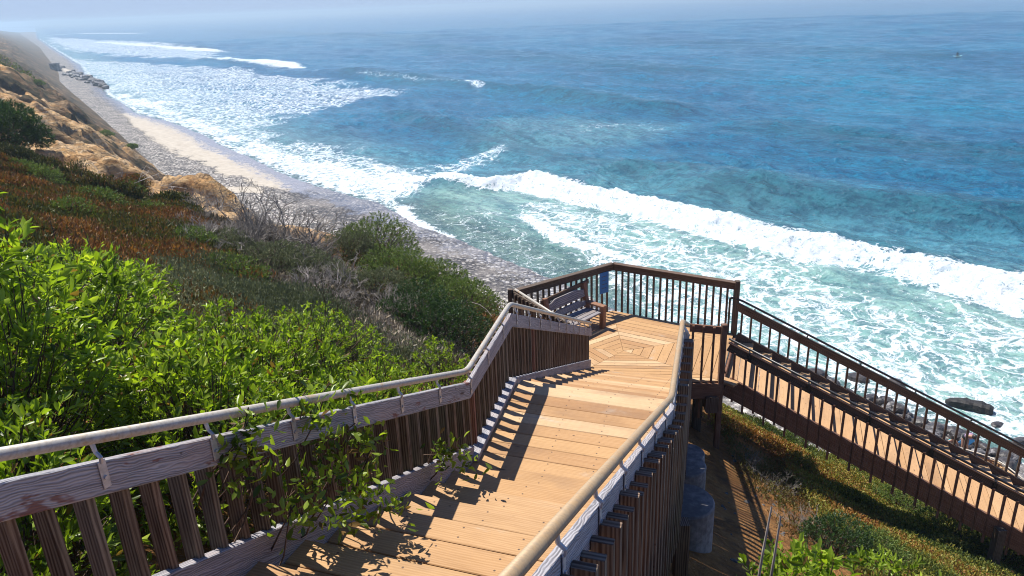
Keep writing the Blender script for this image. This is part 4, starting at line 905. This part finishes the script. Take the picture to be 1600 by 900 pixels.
# branches reaching over the left rail board
def over(label,pts):
    root=thing('shrub_sprig',label,'sprig',pts[0])
    pts=list(pts)*3; A3=np.array([p+np.array([-.24,.10,-.45])+RNG.normal(size=3)*.06 for p in pts]); pts=[p+RNG.normal(size=3)*.04 for p in pts]; B3=np.array(pts); ok=~in_walk(A3)&~in_walk(A3*.6+B3*.4); twigs('stems',A3[ok],B3[ok],np.full(ok.sum(),.007),np.full(ok.sum(),.004),M['twig'],root)
    P=[];Dd=[];
    for p in pts:
        for k in range(13): P.append(p+RNG.normal(size=3)*.055-np.array([0,0,.1])*RNG.random()); Dd.append(unit(RNG.normal(size=3)+np.array([.2,-.5,.5])))
    P=np.array(P);Dd=np.array(Dd); L=RNG.uniform(.05,.085,len(P)); leaves('foliage',P,Dd,L,L*.36,M['leaf'],root,fine=True,col=RNG.random(len(P))*.7)
over('leafy sprig hanging over the grey rail board below the pipe, nearest the camera',[at_d(395,672,3.62),at_d(370,700,3.5),at_d(410,640,3.85),at_d(392,700,3.6),at_d(380,740,3.6)])
over('leafy sprig crossing the pipe halfway along the first handrail',[at_d(478,625,4.1),at_d(520,600,4.5),at_d(540,660,4.4),at_d(475,650,4.1),at_d(460,740,4.1),at_d(560,690,4.6)])
over('leafy sprigs pushed through the balusters above the blue shaded kerb',[at_d(520,735,4.25),at_d(560,760,4.25),at_d(590,690,4.75),at_d(480,770,4.0),at_d(500,700,4.3),at_d(540,790,4.1),at_d(570,735,4.4),at_d(600,770,4.3),at_d(455,800,3.8),at_d(520,800,3.9)])
over('leaf cluster at the foot of the balusters by the landing corner',[at_d(700,695,5.6),at_d(718,708,5.6),at_d(690,712,5.5)])
# dead brush
def dead_mesh(seed,H_=1.,n0=9,spread=.8):
    r=random.Random(seed); A3=[];B3=[];ra=[];rb=[]
    def grow(p,d,L,rad,lv):
        q=p+d*L; A3.append(p);B3.append(q);ra.append(rad);rb.append(rad*.6)
        if lv==0: return
        for _ in range(r.choice([2,3,3,4])):
            nd=unit(d+np.array([r.gauss(0,.55),r.gauss(0,.55),r.gauss(.12,.35)])); grow(p+d*L*r.uniform(.45,1),nd,L*r.uniform(.5,.8),rad*.6,lv-1)
    for _ in range(n0): grow(np.array([r.gauss(0,.05),r.gauss(0,.05),-.05]),unit(np.array([r.gauss(0,spread),r.gauss(0,spread),1])),H_*r.uniform(.3,.5),.014*H_,3)
    return np.array(A3),np.array(B3),np.array(ra),np.array(rb)
DM=[]
for sd,(h_,n_,sp_2) in enumerate([(1.,10,.8),(1.,13,1.1),(1.,8,.5)]):
    a_,b_,r0_,r1_=dead_mesh(sd,h_,n_,sp_2); o=twigs('dead_bush',a_,b_,r0_,r1_,M['deadtwig'],seg=2); DM.append(o.data); bpy.data.objects.remove(o)
DM2=[m_.copy() for m_ in DM]
for m_ in DM2: m_.materials.clear(); m_.materials.append(M['root'])
def dead(x,y,sc_,label,group,kind=None,pale=False,rz=None):
    o=bpy.data.objects.new('dead_bush',(DM2 if pale else DM)[random.randrange(3) if kind is None else kind]); COL.objects.link(o); o.location=(x,y,float(ground(x,y))-.03); o.scale=(sc_*1.15,sc_*1.15,sc_); o.rotation_euler=(random.uniform(-.2,.2),random.uniform(-.2,.2),random.uniform(0,6.3)); tag(o,label,'dead bush',group)
def on_ground(x,y,guess=15.):
    """walk a sight line of the survey down to the slope"""
    r_=ray(x,y); k=np.linspace(1.5,160,3000); P_=r_[None]*k[:,None]; g=ground(P_[:,0],P_[:,1]); hit=np.nonzero(P_[:,2]+EYE<g)[0]
    return P_[hit[0],:2] if len(hit) else None
DB='dead grey bushes on the bluff edge'
for (x,y,sc_,kd,lb) in ((480,395,1.7,2,'tall bare dark bush standing against the cobbles at the bluff edge'),(430,380,1.8,1,'widest bare grey bush leaning over the beach beside the tall one'),(390,385,1.4,0,'bare grey bush just left of the widest dead bush')):
    q=on_ground(x,y+10)
    if q is not None: dead(q[0],q[1],sc_,lb,DB,kd)
cnt=0
def plan_region(L): 
    out=[]
    for x,y in L:
        q=on_ground(x,y)
        out.append(q if q is not None else at_z(x,y,8.))
    return out
def fill(poly,n,seed=0):
    r=np.random.default_rng(seed); poly=np.array(poly); lo=poly.min(0);hi=poly.max(0); out=[]
    while len(out)<n:
        p=lo+(hi-lo)*r.random((n*3,2)); p=p[poly_sd(p[:,0],p[:,1],poly)>0]; out+=list(p)
    return np.array(out[:n])
brush=plan_region([(255,330),(330,335),(420,375),(510,395),(545,430),(600,470),(690,520),(740,575),(640,560),(540,520),(450,480),(380,440),(300,400)])
for q in fill(brush,46,4): dead(q[0],q[1],random.uniform(.45,.95),'low bare grey bush in the dry brush between the green shrubs and the bluff edge',DB,pale=random.random()<.35)
# coastal bushes
for q in fill(np.array(oliv_poly:=plan_region([(1150,655),(1300,710),(1450,780),(1590,845),(1590,890),(1400,880),(1300,820),(1240,740)])),34,55):
    big_shrub('low olive and gold scrub clump on the slope under the side staircase',q[0],q[1],random.uniform(.35,.6),random.uniform(.3,.55),random.uniform(.28,.5),240,.04,mat='cover_olive',fine=False,group='scrub clumps under the side staircase',name='scrub_clump',per=(7,11),stem_every=12,upb=.9,nhole=.25)
RG='olive bushes among the red sprigs'
for (x,y,rx,h_,lb) in ((60,290,.6,.45,'small olive bush among the red sprigs near the left picture edge'),(150,330,.7,.5,'olive bush in the middle of the red sprigs'),(235,345,.55,.45,'rounded olive bush on the seaward side of the red sprigs'),(110,350,.6,.5,'dark olive bush just above the tall leafy shrub'),(300,395,.6,.5,'olive bush where red sprigs meet the dry brush'),(30,275,.5,.4,'little bush at the sandy upper rim of the red sprigs'),(360,450,.7,.5,'grey olive bush behind the many stemmed green shrub'),(200,300,.5,.35,'small bush at the rim above the sandstone spur')):
    q=on_ground(x,y)
    if q is not None: big_shrub(lb,q[0],q[1],rx,rx*.9,h_,int(900*rx),.045,mat='bush',fine=False,group=RG,name='coastal_bush',per=(7,11),stem_every=9,upb=.8,nhole=.3)
BG='rounded bushes on the bluff edge beside the deck'
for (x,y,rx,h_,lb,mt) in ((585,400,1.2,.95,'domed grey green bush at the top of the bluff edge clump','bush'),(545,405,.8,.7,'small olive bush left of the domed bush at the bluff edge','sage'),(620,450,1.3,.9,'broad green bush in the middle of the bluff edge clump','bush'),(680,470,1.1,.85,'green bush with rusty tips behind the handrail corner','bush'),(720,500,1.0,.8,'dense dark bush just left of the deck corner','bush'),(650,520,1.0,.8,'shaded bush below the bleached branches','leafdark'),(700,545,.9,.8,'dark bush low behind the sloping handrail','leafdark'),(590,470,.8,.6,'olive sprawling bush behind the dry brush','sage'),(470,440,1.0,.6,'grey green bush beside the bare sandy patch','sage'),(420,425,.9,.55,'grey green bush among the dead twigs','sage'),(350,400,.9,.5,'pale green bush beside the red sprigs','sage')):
    q=on_ground(x,y)
    if q is not None: big_shrub(lb,q[0],q[1],rx,rx*.9,h_,int(1500*rx),.042,mat=mt,fine=False,group=BG,name='coastal_bush',per=(8,12),stem_every=9,upb=.6,nhole=.3)
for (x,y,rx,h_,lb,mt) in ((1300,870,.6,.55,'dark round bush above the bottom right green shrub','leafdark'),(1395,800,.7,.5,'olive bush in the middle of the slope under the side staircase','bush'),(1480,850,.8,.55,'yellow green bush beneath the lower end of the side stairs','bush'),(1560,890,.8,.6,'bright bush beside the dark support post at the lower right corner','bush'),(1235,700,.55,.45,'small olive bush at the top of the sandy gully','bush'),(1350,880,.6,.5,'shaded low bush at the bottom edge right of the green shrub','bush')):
    q=on_ground(x,y)
    if q is not None: big_shrub(lb,q[0],q[1],rx,rx*.9,h_,int(1300*rx),.036,mat=mt,fine=False,group='bushes under the side staircase',per=(8,12),stem_every=8,upb=.6,nhole=.3)
for (x,y,rx,h_,lb) in ((112,92,1.8,.9,'dark scrubby bush highest on the distant bluff face'),(62,92,1.5,.9,'dark bush on the bluff skyline at the far left'),(60,133,.9,.6,'small dark bush above the largest left edge bush'),(165,212,.9,.5,'low olive bush on the sandstone rim above the pebbles'),(118,150,1.2,.6,'olive bush where the sandstone meets the scrubby bluff'),(205,232,.7,.4,'little dark bush on the rim beyond the sandstone spur'),(148,178,1.,.5,'dark low bush on the rim beside the gully')):
    q=on_ground(x,y)
    if q is not None: big_shrub(lb,q[0],q[1],rx,rx,h_,520,.10,mat='bush',fine=False,group='scrubby bushes on the sandstone bluff',name='coastal_bush',per=(6,9),stem_every=30,nhole=.2)
for (x,y,rx,h_,lb) in ((14,205,1.25,1.5,'large dark green bush on the sandstone at the left picture edge'),(0,178,1.2,1.2,'dark green bush behind the large one at the left picture edge')):
    q=on_ground(x,y+20)
    if q is not None: big_shrub(lb,q[0],q[1],rx,rx,h_*.8,2600,.085,mat='leafdark',fine=False,name='coastal_bush',per=(7,10),stem_every=12,nhole=.2)
# ground cover
def cover(name,label,poly,n,mat,hmean,Ls,seed,colf=None,cl=14,patchy=.35,wr=.26):
    c=fill(poly,n,seed); r=np.random.default_rng(seed+9)
    k=fbm(c[:,0]*.9,c[:,1]*.9,4,seed)>patchy*r.random(len(c))*1.3+patchy*.35; c=c[k]; cc=fbm(c[:,0]*.7,c[:,1]*.7,4,seed+3)
    hh_=hmean*(.45+1.1*fbm(c[:,0]*1.3,c[:,1]*1.3,3,seed+5)); idx=np.repeat(np.arange(len(c)),cl); N=len(idx)
    p2=c[idx]+r.normal(size=(N,2))*hmean*.35; g=ground(p2[:,0],p2[:,1]); z=g+hh_[idx]*r.random(N)**.7
    p=np.stack([p2[:,0],p2[:,1],z],-1); ok=~in_walk(p); p=p[ok]; idx=idx[ok]; N=len(p)
    d=r.normal(size=(N,3))*.55+np.array([0,0,1.]); L=Ls*r.uniform(.6,1.4,N); col=np.clip((cc[idx]-.5)*1.9+.45+r.normal(0,.22,N),0,.96)+(r.random(N)<.004)*.1
    if colf is not None: col=colf(p,col)
    o=leaves(name,p,d,L,L*wr,M[mat],col=col,curl=.1); tag(o,label,'ground cover',kind='stuff'); return o
redp=plan_region([(0,252),(120,268),(230,300),(300,330),(345,400),(420,450),(400,475),(470,520),(420,560),(200,520),(0,440)])
cover('red_ground_cover','rust red and olive sprigs covering the slope above the green shrubs',redp+[],19000,'cover_red',.3,.075,101,wr=.34,cl=18,patchy=.2)
midp=plan_region([(540,395),(600,385),(660,400),(720,450),(780,500),(760,560),(700,560),(640,520),(560,450)])
cover('red_ground_cover','rusty green sprigs between the rounded bushes left of the deck',midp,8000,'cover_red',.4,.055,131,wr=.45,colf=lambda p,c:c-.12,cl=16,patchy=.2)
oliv=plan_region([(1100,630),(1160,640),(1300,705),(1450,775),(1600,850),(1720,905),(1720,990),(1400,960),(1340,900),(1300,840),(1262,790),(1228,735),(1180,690),(1110,672)])
cover('olive_ground_cover','olive and rust succulent sprigs carpeting the slope under the side staircase',oliv,60000,'cover_olive',.24,.045,151,wr=.5,cl=15,patchy=.32)
undr=plan_region([(255,330),(420,380),(545,430),(690,520),(740,585),(600,575),(450,480),(300,420)])
cover('brown_ground_cover','brown twiggy stems and small olive leaves filling gaps between the leafy green shrubs',plan_region([(200,440),(330,430),(460,480),(600,545),(700,580),(600,600),(400,620),(150,560)]),7000,'sage',.4,.05,221,cl=14,patchy=.1,wr=.3)
cover('dry_ground_cover','dry tan twigs and grass under the dead grey bushes',undr,4200,'dry',.22,.10,171,cl=12,patchy=.35)
cover('dry_ground_cover','dry brown twigs and grass on the bank of the sandy gully beside the concrete piers',plan_region([(1120,668),(1180,690),(1228,735),(1262,790),(1290,850),(1230,850),(1180,790),(1140,720)]),1500,'cover_red',.13,.06,231,colf=lambda p,c:c*.5+.25,cl=10,patchy=.75)
for (x,y,sc_,lb) in ((1165,735,.5,'small dead bush hanging over the gully bank beside the concrete piers'),(1215,770,.4,'brittle dead bush in the sandy gully'),(1275,845,.55,'dead bush between the sandy gully and the round dark bush')):
    q=on_ground(x,y); dead(q[0],q[1],sc_,lb,'dead bushes in the gully')
cover('dry_ground_cover','straw coloured grass behind the handrail bend',plan_region([(560,560),(640,545),(720,575),(700,590),(600,600)]),900,'dry',.16,.09,181,cl=16,patchy=.1)
ff=[xy(a,b) for a,b in ((-12,34),(-2,30),(-1,60),(2,110),(12,120),(17,150),(16,250),(2,260),(-10,120))]
cover('bluff_scrub','dull green and brown scrub on the distant bluff',ff,16000,'cover_olive',.5,.34,191,colf=lambda p,c:c*.3,wr=.6,cl=5,patchy=.75)
pr=plan_region([(1115,690),(1185,700),(1262,800),(1290,880),(1130,880)])
for k,q in enumerate(fill(pr,46,77)):
    rock(q[0],q[1],float(ground(*q)),random.uniform(.015,.05),'pebble lying on the bare soil below the landing','pebbles on the bare soil')
# roots dangling from the sandstone spur and bleached branches
for (x,y,n_,sc_,lb) in ((205,300,16,.8,'bleached roots dangling from the sandstone overhang'),(255,305,14,.9,'pale roots tangled on the right side of the sandstone spur'),(655,520,30,.9,'bleached curling branches above the shaded bush')):
    q=on_ground(x,y)
    if q is None: continue
    g=float(ground(*q)); A3=np.array([[q[0],q[1],g+.2]])+RNG.normal(size=(n_,3))*np.array([.35,.35,.12])*sc_; B3=A3+RNG.normal(size=(n_,3))*np.array([.5,.5,.35])*sc_
    o=twigs('bleached_branches',A3,B3,np.full(n_,.009),np.full(n_,.004),M['root'],bendv=.3,seg=5); tag(o,lb,'dead branches')
for (x,y,lb) in ((1186,865,'bare pale stick rising tallest behind the bottom right shrub'),(1200,880,'bare pale stick leaning beside the tallest one')):
    p=at_d(x,y,4.6); o=twigs('bare_stick',np.array([p-np.array([0,0,.6])]),np.array([p+np.array([.06,.03,.32])]),np.array([.012]),np.array([.006]),M['root'],bendv=.04,n=5); tag(o,lb,'stick')
# ================================================================== AIR, SKY, SUN, CAMERA
HZ=NT('haze_air'); pv=HZ.n('ShaderNodeVolumePrincipled'); pv.inputs['Color'].default_value=(.66,.86,1,1); pv.inputs['Density'].default_value=HAZE=.0007; pv.inputs['Anisotropy'].default_value=.3
HZ.set(HZ.out.inputs['Volume'],pv); 
x0,x1,y0,y1,za_,zb_=-6600,6600,-150,6600,-16,26
vv=[(x0,y0,za_),(x1,y0,za_),(x1,y1,za_),(x0,y1,za_),(x0,y0,zb_),(x1,y0,zb_),(x1,y1,zb_),(x0,y1,zb_)]
hz=mk('haze',vv,[[3,2,1,0],[4,5,6,7],[0,1,5,4],[1,2,6,5],[2,3,7,6],[3,0,4,7]],HZ.m); tag(hz,'pale sea haze lying over the water','haze',kind='stuff')
sun_el=R(64); sh_dir=unit(np.array([.27,-.22])); sun_h=-sh_dir
sd3=np.array([sun_h[0]*math.cos(sun_el),sun_h[1]*math.cos(sun_el),math.sin(sun_el)])
W_=bpy.data.worlds.new('World'); SC.world=W_; W_.use_nodes=True; nt=W_.node_tree; nt.nodes.clear()
sky=nt.nodes.new('ShaderNodeTexSky'); sky.sky_type='NISHITA'; sky.sun_disc=False; sky.sun_elevation=sun_el; sky.sun_rotation=math.atan2(sun_h[0],sun_h[1]); sky.air_density=1.; sky.dust_density=.4; sky.ozone_density=1.5
bg=nt.nodes.new('ShaderNodeBackground'); bg.inputs[1].default_value=.068; wo=nt.nodes.new('ShaderNodeOutputWorld'); wb=nt.nodes.new('ShaderNodeMix'); wb.data_type='RGBA'; wb.blend_type='MULTIPLY'; wb.inputs[0].default_value=1; wb.inputs[7].default_value=(.68,.85,1.26,1); nt.links.new(sky.outputs[0],wb.inputs[6]); 
tc=nt.nodes.new('ShaderNodeTexCoord'); sx_=nt.nodes.new('ShaderNodeSeparateXYZ'); nt.links.new(tc.outputs['Generated'],sx_.inputs[0])
mr=nt.nodes.new('ShaderNodeMapRange'); mr.interpolation_type='SMOOTHSTEP'; nt.links.new(sx_.outputs[2],mr.inputs[0]); [setattr(mr.inputs[i+1],'default_value',v) for i,v in enumerate((0.,.22,.85,0.))]
fb=nt.nodes.new('ShaderNodeMix'); fb.data_type='RGBA'; nt.links.new(mr.outputs[0],fb.inputs[0]); nt.links.new(wb.outputs[2],fb.inputs[6]); fb.inputs[7].default_value=(4.3,5.6,8.2,1); nt.links.new(fb.outputs[2],bg.inputs[0]); nt.links.new(bg.outputs[0],wo.inputs[0])
from mathutils import Vector,Matrix
sl=bpy.data.lights.new('sun','SUN'); sl.energy=4.9; sl.angle=R(.5); sl.color=(1,.95,.87); so=bpy.data.objects.new('sun',sl); COL.objects.link(so); so.rotation_euler=Vector(sd3).to_track_quat('Z','Y').to_euler()
cam=bpy.data.cameras.new('camera'); cam.sensor_width=36; cam.lens=36*F/1600; cam.clip_start=.05; cam.clip_end=20000
co=bpy.data.objects.new('camera',cam); COL.objects.link(co); SC.camera=co
mw=Matrix(((cr[0],cu[0],-cf[0],0),(cr[1],cu[1],-cf[1],0),(cr[2],cu[2],-cf[2],EYE),(0,0,0,1))); co.matrix_world=mw
SC.view_settings.view_transform='Standard'; SC.view_settings.look='None'; SC.view_settings.exposure=0.62; SC.view_settings.gamma=1
SC.render.engine='CYCLES'; SC.cycles.max_bounces=6; SC.cycles.transparent_max_bounces=8; SC.cycles.volume_bounces=0; SC.cycles.caustics_reflective=False; SC.cycles.caustics_refractive=False
SC.cycles.use_denoising=True; SC.cycles.filter_width=1.05
